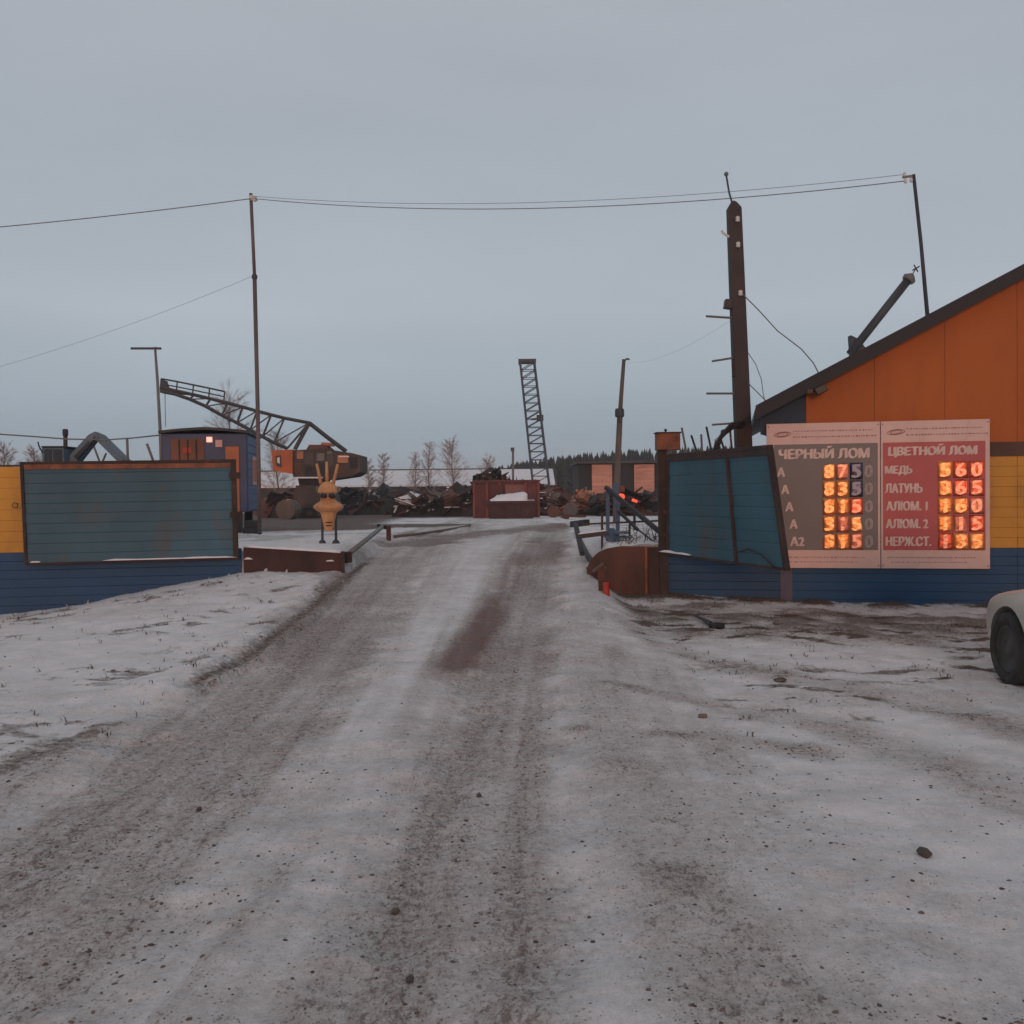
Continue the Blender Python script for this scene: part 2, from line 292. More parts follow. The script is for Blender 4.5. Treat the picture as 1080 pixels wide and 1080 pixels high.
def ground_material():
    m = bpy.data.materials.new('snow_and_dirt'); m.use_nodes = True; t = m.node_tree; b = t.nodes['Principled BSDF']; N = t.nodes.new; L = t.links.new
    at = N('ShaderNodeAttribute'); at.attribute_name = 'mask'; sp = N('ShaderNodeSeparateColor'); L(at.outputs['Color'], sp.inputs[0])
    g = N('ShaderNodeNewGeometry')
    def noise(sc, det, ro=0.6, src=None):
        n = N('ShaderNodeTexNoise'); n.inputs['Scale'].default_value = sc; n.inputs['Detail'].default_value = det; n.inputs['Roughness'].default_value = ro
        L(src or g.outputs['Position'], n.inputs[0]); return n.outputs[0]
    def math_(op, a, c=None, clamp=False):
        n = N('ShaderNodeMath'); n.operation = op; n.use_clamp = clamp
        for i, q in enumerate((a, c)):
            if q is None: continue
            if isinstance(q, (int, float)): n.inputs[i].default_value = q
            else: L(q, n.inputs[i])
        return n.outputs[0]
    def mapr(s, a, c, d=0.0, e=1.0):
        n = N('ShaderNodeMapRange'); n.inputs[1].default_value = a; n.inputs[2].default_value = c; n.inputs[3].default_value = d; n.inputs[4].default_value = e; L(s, n.inputs[0]); return n.outputs[0]
    def mixc(f, a, c):
        n = N('ShaderNodeMix'); n.data_type = 'RGBA'; n.clamp_factor = True
        L(f, n.inputs[0])
        for i, q in ((6, a), (7, c)):
            if isinstance(q, tuple): n.inputs[i].default_value = (*q, 1)
            else: L(q, n.inputs[i])
        return n.outputs[2]
    nf = noise(22, 9, 0.72); nm = noise(3.5, 6); ng = noise(95, 4, 0.7); nl = noise(0.8, 4)
    snow = mixc(mapr(nm, 0.35, 0.7), (0.745, 0.735, 0.755), (0.66, 0.645, 0.655))
    dirtc = mixc(mapr(nf, 0.35, 0.68), (0.43, 0.385, 0.365), (0.30, 0.258, 0.240))
    d0 = math_('ADD', sp.outputs[0], math_('MULTIPLY', math_('SUBTRACT', nf, 0.5), 0.75))
    d0 = math_('ADD', d0, math_('MULTIPLY', math_('SUBTRACT', nm, 0.5), 0.5))
    d1 = math_('MULTIPLY', mapr(d0, 0.02, 0.85), mapr(sp.outputs[0], 0.0, 0.14), True)
    col = mixc(d1, snow, dirtc)
    # dirt lies as flecks: the more dirt, the more of the snow is covered
    mpf = N('ShaderNodeMapping'); mpf.inputs['Scale'].default_value = (1.0, 0.55, 1.0); mpf.inputs['Rotation'].default_value = (0, 0, R(-18)); L(g.outputs['Position'], mpf.inputs[0])
    for sc, det, dark, amt in ((30, 8, (0.150, 0.122, 0.108), 0.72), (85, 6, (0.115, 0.094, 0.084), 0.62)):
        nh = noise(sc, det, 0.68, mpf.outputs[0])
        thr = math_('SUBTRACT', 0.735, math_('MULTIPLY', sp.outputs[0], 0.31))
        cv = mapr(math_('SUBTRACT', nh, thr), 0.0, 0.075)
        cv = math_('MULTIPLY', cv, mapr(sp.outputs[0], 0.02, 0.12))
        col = mixc(math_('MULTIPLY', cv, amt), col, dark)
    rf = mapr(math_('ADD', sp.outputs[1], math_('MULTIPLY', math_('SUBTRACT', nf, 0.5), 0.7)), 0.15, 0.95)
    col = mixc(math_('MULTIPLY', rf, 0.85), col, (0.135, 0.067, 0.056))
    sf = mapr(math_('ADD', sp.outputs[2], math_('MULTIPLY', math_('SUBTRACT', nf, 0.5), 1.5)), 0.36, 0.95)
    sf = math_('MULTIPLY', sf, mapr(sp.outputs[2], 0.05, 0.3))
    col = mixc(sf, col, mixc(ng, (0.074, 0.047, 0.036), (0.120, 0.082, 0.060)))
    # fine grit lying in the packed snow
    for sc, keep_n, amt in ((48, 9, 0.75), (120, 17, 0.65)):
        vo = N('ShaderNodeTexVoronoi'); vo.inputs['Scale'].default_value = sc; L(g.outputs['Position'], vo.inputs['Vector'])
        sv = N('ShaderNodeSeparateColor'); L(vo.outputs['Color'], sv.inputs[0])
        keep = math_('MULTIPLY', mapr(noise(keep_n, 3), 0.40, 0.58), mapr(sv.outputs[0], 0.55, 0.62))
        gr = math_('MULTIPLY', mapr(vo.outputs['Distance'], 0.34, 0.16), keep)
        gr = math_('MULTIPLY', gr, mapr(sp.outputs[0], 0.06, 0.40))
        col = mixc(math_('MULTIPLY', gr, amt), col, (0.085, 0.070, 0.062))
    grain = mapr(ng, 0.3, 0.7, 0.88, 1.12)
    vs = N('ShaderNodeVectorMath'); vs.operation = 'SCALE'; L(col, vs.inputs[0]); L(grain, vs.inputs['Scale'])
    L(vs.outputs[0], b.inputs['Base Color']); b.inputs['Roughness'].default_value = 0.82
    b.inputs['Specular IOR Level'].default_value = 0.3
    h = math_('ADD', math_('MULTIPLY', nf, 0.7), math_('MULTIPLY', ng, 0.3))
    bp = N('ShaderNodeBump'); bp.inputs['Strength'].default_value = 0.55; bp.inputs['Distance'].default_value = 0.03; L(h, bp.inputs['Height']); L(bp.outputs[0], b.inputs['Normal'])
    return m
M['ground'] = ground_material()

# ------------------------------------------------------------------ mesh helpers
def wm(o):
    return (wm(o.parent) @ o.matrix_parent_inverse @ o.matrix_basis) if o.parent else o.matrix_basis.copy()
class MB:
    def __init__(s): s.v = []; s.f = []; s.mi = []
    def add(s, vs, fs, mi=0):
        o = len(s.v); s.v += [Vector(p) for p in vs]; s.f += [tuple(i + o for i in f) for f in fs]; s.mi += [mi] * len(fs); return s
    def hexa(s, p, mi=0):      # 4 bottom, 4 top corners, counter-clockwise from above
        return s.add(p, [(3, 2, 1, 0), (4, 5, 6, 7), (0, 1, 5, 4), (1, 2, 6, 5), (2, 3, 7, 6), (3, 0, 4, 7)], mi)
    def box(s, c, sz, rz=0.0, rot=None, mi=0):
        m = rot if rot is not None else Matrix.Rotation(rz, 3, 'Z'); c = Vector(c); x, y, z = sz[0] / 2, sz[1] / 2, sz[2] / 2
        return s.hexa([c + m @ Vector(q) for q in ((-x, -y, -z), (x, -y, -z), (x, y, -z), (-x, y, -z), (-x, -y, z), (x, -y, z), (x, y, z), (-x, y, z))], mi)
    def beam(s, a, b, w, h=None, up=(0, 0, 1), mi=0):
        a, b = Vector(a), Vector(b); h = h or w; d = (b - a).normalized(); up = Vector(up)
        if abs(d.dot(up)) > 0.98: up = Vector((0, 1, 0))
        x = d.cross(up).normalized() * (w / 2); y = x.cross(d).normalized() * (h / 2)
        return s.add([a - x - y, a + x - y, a + x + y, a - x + y, b - x - y, b + x - y, b + x + y, b - x + y], [(0, 1, 2, 3), (7, 6, 5, 4), (0, 4, 5, 1), (1, 5, 6, 2), (2, 6, 7, 3), (3, 7, 4, 0)], mi)
    def tube(s, pts, r, n=8, mi=0, cap=True):
        pts = [Vector(p) for p in pts]; rs = r if isinstance(r, (list, tuple)) else [r] * len(pts); o = len(s.v); ref = None
        for i, p in enumerate(pts):
            t = (pts[min(i + 1, len(pts) - 1)] - pts[max(i - 1, 0)]).normalized()
            if ref is None: ref = Vector((0, 0, 1)) if abs(t.z) < 0.9 else Vector((1, 0, 0))
            x = t.cross(ref).normalized(); y = x.cross(t)
            ref = y
            for k in range(n):
                a = 2 * math.pi * k / n; s.v.append(p + x * (math.cos(a) * rs[i]) + y * (math.sin(a) * rs[i]))
        for i in range(len(pts) - 1):
            for k in range(n):
                s.f.append((o + i * n + k, o + i * n + (k + 1) % n, o + (i + 1) * n + (k + 1) % n, o + (i + 1) * n + k)); s.mi.append(mi)
        if cap:
            s.f.append(tuple(o + k for k in range(n))[::-1]); s.mi.append(mi)
            e = o + (len(pts) - 1) * n; s.f.append(tuple(e + k for k in range(n))); s.mi.append(mi)
        return s
    def lathe(s, c, prof, n=20, sx=1.0, sy=1.0, mi=0):
        c = Vector(c); o = len(s.v)
        for r, z in prof:
            for k in range(n):
                a = 2 * math.pi * k / n; s.v.append(c + Vector((r * sx * math.cos(a), r * sy * math.sin(a), z)))
        for i in range(len(prof) - 1):
            for k in range(n):
                s.f.append((o + i * n + k, o + i * n + (k + 1) % n, o + (i + 1) * n + (k + 1) % n, o + (i + 1) * n + k)); s.mi.append(mi)
        s.f.append(tuple(o + k for k in range(n))[::-1]); s.mi.append(mi)
        e = o + (len(prof) - 1) * n; s.f.append(tuple(e + k for k in range(n))); s.mi.append(mi)
        return s
    def prism(s, pts, off, mi=0):   # polygon pts extruded by vector off
        n = len(pts); pts = [Vector(p) for p in pts]; off = Vector(off)
        return s.add(pts + [p + off for p in pts], [tuple(range(n))[::-1], tuple(range(n, 2 * n))] + [(i, (i + 1) % n, (i + 1) % n + n, i + n) for i in range(n)], mi)
    def build(s, name, m, parent=None, smooth=False, bevel=0.0):
        o0 = wm(parent).inverted() if parent else Matrix()
        me = bpy.data.meshes.new(name); me.from_pydata([tuple(o0 @ p) for p in s.v], [], s.f); me.update()
        for q in (m if isinstance(m, (list, tuple)) else [m]): me.materials.append(M[q] if isinstance(q, str) else q)
        if isinstance(m, (list, tuple)): me.polygons.foreach_set('material_index', s.mi)
        bm = bmesh.new(); bm.from_mesh(me); bmesh.ops.recalc_face_normals(bm, faces=bm.faces); bm.to_mesh(me); bm.free()
        if smooth: me.polygons.foreach_set('use_smooth', [True] * len(me.polygons))
        o = bpy.data.objects.new(name, me); C.objects.link(o); o.parent = parent
        if bevel:
            b = o.modifiers.new('bevel', 'BEVEL'); b.width = bevel; b.segments = 2; b.limit_method = 'ANGLE'
        return o

def tag(o, label=None, cat=None, group=None, kind=None):
    if label: o['label'] = label
    if cat: o['category'] = cat
    if group: o['group'] = group
    if kind: o['kind'] = kind
    return o
def thing(name, loc, label, cat, group=None, rz=0.0):
    o = bpy.data.objects.new(name, None); C.objects.link(o); o.empty_display_size = 0.1
    o.location = loc; o.rotation_euler = (0, 0, rz)
    o.matrix_world = Matrix.Translation(Vector(loc)) @ Matrix.Rotation(rz, 4, 'Z')
    return tag(o, label, cat, group)
def dup(src, parent, loc=None, rot=None):
    c = src.copy(); C.objects.link(c); c.parent = parent
    if loc is not None: c.location = loc
    if rot is not None: c.rotation_euler = rot
    return c
rnd = random.Random(7)
def hz(x, y): return float(height(x, y))
def catenary(a, b, sag, n=14):
    a, b = Vector(a), Vector(b); return [a.lerp(b, i / n) - Vector((0, 0, sag * 4 * (i / n) * (1 - i / n))) for i in range(n + 1)]

# ------------------------------------------------------------------ ground
def axis(dense_lo, dense_hi, step, lo, hi, grow=1.25):
    mid = []; x = dense_lo
    while x < dense_hi: mid.append(x); x += step(x) if callable(step) else step
    mid.append(dense_hi); left = []; x = dense_lo; s = step(dense_lo) if callable(step) else step
    while x > lo: s *= grow; x -= s; left.append(max(x, lo))
    right = []; x = dense_hi; s = step(dense_hi) if callable(step) else step
    while x < hi: s *= grow; x += s; right.append(min(x, hi))
    return np.array(left[::-1] + mid + right)
gx = axis(-9.5, 8.5, 0.034, -900, 900, 1.12); gy = axis(2.3, 27, lambda y: 0.012 + 0.0027 * y, -300, 1500, 1.06)
X, Y = np.meshgrid(gx, gy); xs, ys = X.ravel(), Y.ravel()
Zg, DI, RU, SO = ground_fields(xs, ys)
nx, ny = len(gx), len(gy)
me = bpy.data.meshes.new('ground'); me.vertices.add(nx * ny); me.vertices.foreach_set('co', np.column_stack([xs, ys, Zg]).ravel().astype(np.float32))
i0 = (np.arange(ny - 1)[:, None] * nx + np.arange(nx - 1)[None, :]).ravel(); quads = np.column_stack([i0, i0 + 1, i0 + nx + 1, i0 + nx])
nq = len(quads); me.loops.add(nq * 4); me.loops.foreach_set('vertex_index', quads.ravel().astype(np.int32))
me.polygons.add(nq); me.polygons.foreach_set('loop_start', (np.arange(nq) * 4).astype(np.int32)); me.polygons.foreach_set('use_smooth', np.ones(nq, bool))
me.update(calc_edges=True); me.validate()
ca = me.attributes.new('mask', 'FLOAT_COLOR', 'POINT'); ca.data.foreach_set('color', np.column_stack([DI, RU, SO, np.ones_like(DI)]).ravel().astype(np.float32))
me.materials.append(M['ground']); ground = bpy.data.objects.new('ground', me); C.objects.link(ground); ground['kind'] = 'structure'
def gz(x, y): return float(ground_fields(np.array([x], float), np.array([y], float))[0][0])
def gz_many(x, y): return ground_fields(np.asarray(x, float), np.asarray(y, float))

# ------------------------------------------------------------------ siding
def plank_mesh(name, length, pitch, m, depth=0.022):
    """one horizontal board, length along +x, face towards -y, lower edge at z = 0, V joint top and bottom"""
    h = pitch - 0.0008; b = 0.005
    prof = [(0, 0), (-depth + 0.004, 0), (-depth, b), (-depth, h - b), (-depth + 0.004, h), (0, h)]
    mb = MB(); mb.prism([(0, y, z) for y, z in prof], (length, 0, 0))
    me = bpy.data.meshes.new(name); me.from_pydata([tuple(v) for v in mb.v], [], mb.f); me.update(); me.materials.append(M[m])
    bm = bmesh.new(); bm.from_mesh(me); bmesh.ops.recalc_face_normals(bm, faces=bm.faces); bm.to_mesh(me); bm.free()
    return me
def siding(parent, name, o, ang, length, z0, z1, pitch, m, joints=()):
    """boards stacked from z0 to z1 along a wall through world point o (x,y) running at angle ang"""
    n = max(1, round((z1 - z0) / pitch)); pitch = (z1 - z0) / n
    cuts = [0.0] + list(joints) + [length]
    for a, b in zip(cuts[:-1], cuts[1:]):
        me = plank_mesh(name, b - a - 0.004, pitch, m)
        for k in range(n):
            ob = bpy.data.objects.new(name, me); C.objects.link(ob)
            p = Vector((o[0] + math.cos(ang) * a + rnd.uniform(-1, 1) * 0.001, o[1] + math.sin(ang) * a, z0 + k * pitch))
            ob.parent = parent; ob.matrix_parent_inverse = wm(parent).inverted()
            ob.location = p; ob.rotation_euler = (rnd.uniform(-0.006, 0.006), 0, ang)

# ------------------------------------------------------------------ left fence and gate leaf
LA = math.atan2(0.19, 1.0); LE = Vector((math.cos(LA), math.sin(LA), 0)); LN = Vector((math.sin(LA), -math.cos(LA), 0))
def lp(x, z, off=0.0): return Vector((x, 14.6 + 0.19 * (x + 3.9), z)) + LN * off
o = lp(-10.2, 0); e = lp(-3.86, 0); LL = (e - o).length
fl = thing('plank_fence', lp(-7, 0), 'yellow and blue board fence left of the gateway, behind the folded gate leaf', 'fence')
siding(fl, 'board', (o.x, o.y), LA, LL, -0.12, 0.855, 0.122, 'blue', joints=(3.1,))
siding(fl, 'board', (o.x, o.y), LA, LL - 0.22, 0.855, 2.03, 0.147, 'yellow', joints=(3.1,))
for x in (-9.9, -7.9, -5.9, -4.15):
    mb = MB(); mb.beam(lp(x, -0.15, -0.05), lp(x, 2.0, -0.05), 0.07, 0.07); mb.build('post', 'rust_dark', fl)
mb = MB(); mb.beam(lp(-10.2, 2.045, -0.005), lp(-4.1, 2.045, -0.005), 0.05, 0.022); mb.build('cap_rail', 'rust_dark', fl)

TL, TR = on_plane(21, 489, lp(-7, 1, 0.14), LN), on_plane(249, 486, lp(-7, 1, 0.14), LN)
BL, BR = on_plane(26, 595, lp(-7, 1, 0.14), LN), on_plane(252, 589, lp(-7, 1, 0.14), LN)
def gate_leaf(name, TL, TR, BL, BR, n, stiles, label, m, frame, topm, group=None):
    nrm = (TR - TL).cross(BL - TL).normalized()
    if nrm.y > 0: nrm = -nrm
    root = thing(name, (BL + BR) / 2, label, 'gate', group)
    def pt(s, t, off=0.0): return (BL.lerp(BR, s)).lerp(TL.lerp(TR, s), t) + nrm * off
    for k in range(n):
        t0, t1 = k / n + 0.0002, (k + 1) / n - 0.0002; g = 0.05 / n; mb = MB(); ns = 6
        rows = ((t0, 0.0185), (t0 + g, 0.022), (t1 - g, 0.022), (t1, 0.0185))
        w = [rnd.uniform(-0.004, 0.004) for q in range(ns + 1)]
        vs = [pt(i / ns, t, d + w[i]) for i in range(ns + 1) for t, d in rows]; vs += [pt(i / ns, t, 0) for i in range(ns + 1) for t in (t0, t1)]
        fs = []; o2 = 4 * (ns + 1)
        for i in range(ns):
            for j in range(3): fs.append((i * 4 + j, (i + 1) * 4 + j, (i + 1) * 4 + j + 1, i * 4 + j + 1))
            fs.append((o2 + i * 2, o2 + i * 2 + 1, o2 + i * 2 + 3, o2 + i * 2 + 2)); fs.append((i * 4 + 3, (i + 1) * 4 + 3, o2 + i * 2 + 3, o2 + i * 2 + 1)); fs.append((i * 4, o2 + i * 2, o2 + i * 2 + 2, (i + 1) * 4))
        mb.add(vs, fs); mb.build('sheet_board', m, root)
    mb = MB(); nb_ = 8; q_ = [pt(0.005 + 0.99 * i / nb_, 0.005 + 0.99 * j / nb_, d_) for d_ in (-0.006, -0.018) for i in range(nb_ + 1) for j in range(nb_ + 1)]; k9 = (nb_ + 1) ** 2
    mb.add(q_, [(o_ + i * 9 + j, o_ + i * 9 + 9 + j, o_ + i * 9 + 10 + j, o_ + i * 9 + j + 1) for o_ in (0, k9) for i in range(nb_) for j in range(nb_)]); mb.build('backing_sheet', frame, root)
    for s, w in stiles:
        mb = MB(); mb.beam(pt(s, -0.01, 0.012), pt(s, 1.01, 0.012), w, 0.07, up=nrm); mb.build('stile', frame, root, bevel=0.004)
    mb = MB(); mb.beam(pt(0, 1.0, 0.008), pt(1, 1.0, 0.008), 0.05, 0.045); mb.build('top_rail', frame, root, bevel=0.004)
    mb = MB(); mb.beam(pt(0.02, 0.965, 0.036), pt(0.98, 0.955, 0.036), 0.012, 0.065); mb.build('rust_strip', topm, root)
    mb = MB(); mb.beam(pt(0, 0.0, 0.008), pt(1, 0.0, 0.008), 0.05, 0.03); mb.build('bottom_rail', frame, root, bevel=0.004)
    return root, pt
gl, gpt = gate_leaf('gate_leaf', TL, TR, BL, BR, 10, ((0.010, 0.038), (0.987, 0.07)), 'teal sheet gate leaf with rusty frame folded flat against the left fence', 'teal', 'rust_dark', 'rust_orange')
def snow_strip(parent, pts, w, h, name='snow'):
    mb = MB(); pts = [Vector(p) for p in pts]; prof = [(-w, 0), (-w * 0.75, h * 0.7), (0, h), (w * 0.75, h * 0.7), (w, 0)]; vs = []; fs = []
    for i, p in enumerate(pts):
        t = (pts[min(i + 1, len(pts) - 1)] - pts[max(0, i - 1)]).normalized(); sd = t.cross(Vector((0, 0, 1))).normalized(); k = rnd.uniform(0.6, 1.15)
        if i in (0, len(pts) - 1): k = 0.15
        vs += [p + sd * a + Vector((0, 0, b * k)) for a, b in prof]
    for i in range(len(pts) - 1):
        for j in range(4): fs.append((i * 5 + j, (i + 1) * 5 + j, (i + 1) * 5 + j + 1, i * 5 + j + 1))
        fs.append((i * 5, i * 5 + 4, (i + 1) * 5 + 4, (i + 1) * 5))
    fs += [(0, 1, 2, 3, 4), tuple(len(vs) - 5 + j for j in range(5))]
    mb.add(vs, fs); return mb.build(name, 'snow', parent, smooth=True)
for a, b in ((0.36, 0.99), (0.03, 0.075)):
    snow_strip(gl, [gpt(a + (b - a) * i / 12, 0.015, 0.035) for i in range(13)], 0.03, 0.022)
mb = MB(); c = on_plane(16, 533, lp(-7, 1, 0.10), LN)
mb.tube([c + LE * (0.035 * math.cos(a)) + Vector((0, 0, 0.035 * math.sin(a))) for a in [i * math.pi / 8 for i in range(17)]], 0.006, 6); mb.build('latch_ring', 'rust_dark', gl, smooth=True)
mb = MB(); mb.beam(gpt(0.965, 0.45, 0.05), gpt(1.02, 0.45, 0.05), 0.03, 0.09); mb.build('hinge', 'rust_dark', gl)
mb = MB(); mb.beam(gpt(0.965, 0.85, 0.05), gpt(1.02, 0.85, 0.05), 0.03, 0.09); mb.build('hinge', 'rust_dark', gl)

# ------------------------------------------------------------------ left retaining plate
p0, p1 = lp(-3.84, 0, 0.02), lp(-2.47, 0, 0.02)
rl = thing('retaining_plate', (p0 + p1) / 2 + Vector((0, 0, 0.4)), 'rusty maroon steel plate holding up the snowy yard by the left gate leaf', 'retaining wall')
mb = MB(); n = 14; vs = []; fs = []
for i in range(n + 1):
    s = i / n; b = p0.lerp(p1, s) + LN * (0.012 * math.sin(i * 1.7)); top = 0.875 - 0.115 * s
    for zz, of in ((0.1, 0.0), (top, 0.0), (top, -0.02), (0.1, -0.02)): vs.append(Vector((b.x, b.y, zz)) + LN * of)
for i in range(n):
    for j in range(4): fs.append((i * 4 + j, i * 4 + (j + 1) % 4, i * 4 + 4 + (j + 1) % 4, i * 4 + 4 + j))
fs += [(0, 1, 2, 3), (n * 4, n * 4 + 1, n * 4 + 2, n * 4 + 3)]
mb.add(vs, fs); mb.build('plate', 'maroon', rl)
snow_strip(rl, [p0.lerp(p1, i / 12) + Vector((0, 0, 0.875 - 0.115 * i / 12 - 0.005)) - LN * 0.03 for i in range(13)], 0.055, 0.035)
for u, v in ((262, 590), (348, 592)):
    q = on_plane(u, v, lp(-3, 1, 0.035), LN); snow_strip(rl, [q + LE * (0.03 * (i - 2)) for i in range(5)], 0.02, 0.03, 'snow_lump')
mb = MB(); q = p1 + LN * 0.02; mb.beam((q.x, q.y, 0.2), (q.x, q.y, 0.78), 0.05, 0.05); mb.build('end_post', 'rust_dark', rl)

# ------------------------------------------------------------------ right fence, gate leaf, building
FA = math.atan2(-0.2137, 1.0); FE = Vector((math.cos(FA), math.sin(FA), 0)); FN = Vector((math.sin(FA), -math.cos(FA), 0)); FO = Vector((2.23, 14.6, 0))
def fp(s, z, off=0.0): return FO + FE * s + FN * off + Vector((0, 0, z))
def fpx(u, v, off=0.0):
    q = on_plane(u, v, FO + FN * off, FN); return (q - FO).dot(FE), q.z
FS = 1.62   # where the fence meets the building
fr = thing('plank_fence', fp(0.8, 0), 'blue board fence right of the gateway, under the swung-out gate leaf', 'fence')
siding(fr, 'board', fp(-0.03, 0)[:2], FA, FS + 0.03 - 0.06, -0.15, 0.80, 0.119, 'blue')
siding(fr, 'board', fp(-0.03, 0)[:2], FA, FS + 0.03 - 0.06, 0.80, 2.06, 0.1475, 'yellow')
mb = MB(); mb.beam(fp(-0.03, 2.085, -0.01), fp(FS - 0.06, 2.085, -0.01), 0.07, 0.045); mb.build('cap_rail', 'rust_dark', fr)
mb = MB(); mb.beam(fp(FS, -0.15, 0.012), fp(FS, 2.05, 0.012), 0.16, 0.05, up=FN); mb.build('post', 'grey_strip', fr)
for s in (0.05, 0.85):
    mb = MB(); mb.beam(fp(s, -0.15, -0.05), fp(s, 2.06, -0.05), 0.06, 0.06); mb.build('post', 'rust_dark', fr)

TL, BL = P(706, 481, 14.35), P(705, 584.5, 14.35); TR, BR = P(814, 471, 11.7), P(832.5, 600.5, 11.7)
gr, rpt = gate_leaf('gate_leaf', TL, TR, BL, BR, 10, ((0.01, 0.04), (0.63, 0.05), (0.99, 0.045)), 'teal sheet gate leaf swung out crookedly in front of the grey price board', 'teal', 'rust_dark', 'rust_dark')
snow_strip(gr, [rpt(-0.06 + 0.30 * i / 8, 0.02, 0.04) for i in range(9)], 0.035, 0.03)
mb = MB(); mb.tube([rpt(0.66, 0.10, 0.05), rpt(0.74, 0.14, 0.05), rpt(0.84, 0.10, 0.05), rpt(0.93, 0.0, 0.05)], 0.008, 6); mb.build('wire_loop', 'rust_dark', gr)
# gate post with a rusty box on top
gp = P(700, 600, 14.5); z0 = 0.05
post = thing('gate_post', (gp.x, gp.y, z0), 'dark rusty gate post with an orange-brown steel box on top', 'gate post')
mb = MB(); mb.beam((gp.x, gp.y, z0), (gp.x - 0.015, gp.y, P(700, 474, 14.5).z), 0.12, 0.12); mb.build('column', 'rust_dark', post, bevel=0.008)
a, b = P(692, 475, 14.5), P(716, 457, 14.5); mb = MB(); mb.box(((a.x + b.x) / 2, 14.5, (a.z + b.z) / 2), (b.x - a.x, 0.26, b.z - a.z)); mb.build('box', 'rust_orange', post, bevel=0.01)
mb = MB(); mb.box(((a.x + b.x) / 2, 14.5, b.z + 0.006), (b.x - a.x + 0.03, 0.29, 0.016)); mb.build('lid', 'rust_dark', post)
mb = MB(); q = P(702, 457, 14.5); mb.tube([q, q + Vector((0, 0, 0.05))], 0.012, 6); mb.lathe(q + Vector((0, 0, 0.03)), [(0.02, 0), (0.02, 0.03)], 8); mb.build('bolt', 'rust_dark', post)
mb = MB()
for k in range(5): mb.beam(P(700 + 4 * (k % 2), 515 + 12 * k, 14.43), P(707 - 3 * (k % 2), 520 + 12 * k, 14.43), 0.02, 0.03)
mb.build('weld_lugs', 'rust', post)

# building: facade in line with the fence, roof running back
eav = fpx(797, 437, 0.3); apx_dir = fpx(1080, 288, 0.3); slope = (apx_dir[1] - eav[1]) / (apx_dir[0] - eav[0]); apex_s = eav[0] + 5.6
def roof_z(s): return eav[1] + slope * (s - eav[0]) if s <= apex_s else eav[1] + slope * (2 * apex_s - s - eav[0])
S1 = 2 * apex_s - eav[0] - 0.6; DEP = 6.0
bd = thing('gabled_building', fp(apex_s, 0, -3), 'orange gabled building with a yellow and blue front behind the price boards', 'building')
siding(bd, 'board', fp(FS + 0.08, 0)[:2], FA, S1 - FS - 0.08, -0.15, 0.80, 0.119, 'blue', joints=(2.9, 6.2))
zb0, zb1 = fpx(1062, 481)[1], fpx(1062, 466)[1]
siding(bd, 'board', fp(FS + 0.08, 0)[:2], FA, S1 - FS - 0.08, 0.80, zb0, 0.138, 'yellow', joints=(2.9, 6.2))
mb = MB(); mb.beam(fp(FS + 0.05, (zb0 + zb1) / 2, 0.01), fp(S1, (zb0 + zb1) / 2, 0.01), 0.05, zb1 - zb0); mb.build('trim_beam', 'brown', bd)
so_, s = fpx(850, 420)[0], 0
cuts = [so_ + (S1 - so_) * k / 11 for k in range(12)]
for a, b in zip(cuts[:-1], cuts[1:]):
    pts = [fp(a + 0.002, zb1 - 0.02, 0.004), fp(b - 0.002, zb1 - 0.02, 0.004), fp(b - 0.002, roof_z(b) - 0.03, 0.004)]
    if a < apex_s < b: pts.append(fp(apex_s, roof_z(apex_s) - 0.03, 0.004))
    pts.append(fp(a + 0.002, roof_z(a) - 0.03, 0.004))
    mb = MB(); mb.prism(pts, -FN * 0.03); mb.build('gable_panel', 'orange', bd)
mb = MB(); mb.prism([fp(FS + 0.1, 0.8, -0.04), fp(S1, 0.8, -0.04), fp(S1, zb1, -0.04), fp(FS + 0.1, zb1, -0.04)], -FN * 0.1); mb.build('inner_wall', 'navy', bd)
ns_ = fpx(802, 450)[0]
mb = MB(); mb.prism([fp(so_ - 0.004, zb1 - 0.02, 0), fp(so_ - 0.004, roof_z(so_) - 0.04, 0), fp(ns_, roof_z(ns_) - 0.04, 0), fp(ns_, fpx(802, 458)[1], 0)], -FN * 0.04); mb.build('dark_gable_panel', 'navy', bd)
mb = MB(); mb.hexa([fp(so_ + 0.05, 0.1, -0.15), fp(so_ + 0.15, 0.1, -0.15), fp(so_ + 0.15, 0.1, -DEP), fp(so_ + 0.05, 0.1, -DEP)] + [fp(so_ + 0.05, roof_z(so_) - 0.03, -0.15), fp(so_ + 0.15, roof_z(so_) - 0.03, -0.15), fp(so_ + 0.15, roof_z(so_) - 0.03, -DEP), fp(so_ + 0.05, roof_z(so_) - 0.03, -DEP)]); mb.build('side_wall', 'navy', bd)
mb = MB(); mb.prism([fp(so_ + 0.15, 0.1, -DEP), fp(S1, 0.1, -DEP), fp(S1, roof_z(S1) - 0.05, -DEP), fp(apex_s, roof_z(apex_s) - 0.05, -DEP), fp(so_ + 0.15, roof_z(so_ + 0.15) - 0.05, -DEP)], -FN * 0.08); mb.build('back_wall', 'navy', bd)
mb = MB(); mb.hexa([fp(S1 - 0.1, 0.1, -0.15), fp(S1, 0.1, -0.15), fp(S1, 0.1, -DEP), fp(S1 - 0.1, 0.1, -DEP), fp(S1 - 0.1, roof_z(S1), -0.15), fp(S1, roof_z(S1), -0.15), fp(S1, roof_z(S1), -DEP), fp(S1 - 0.1, roof_z(S1), -DEP)]); mb.build('side_wall', 'navy', bd)
th = 0.10
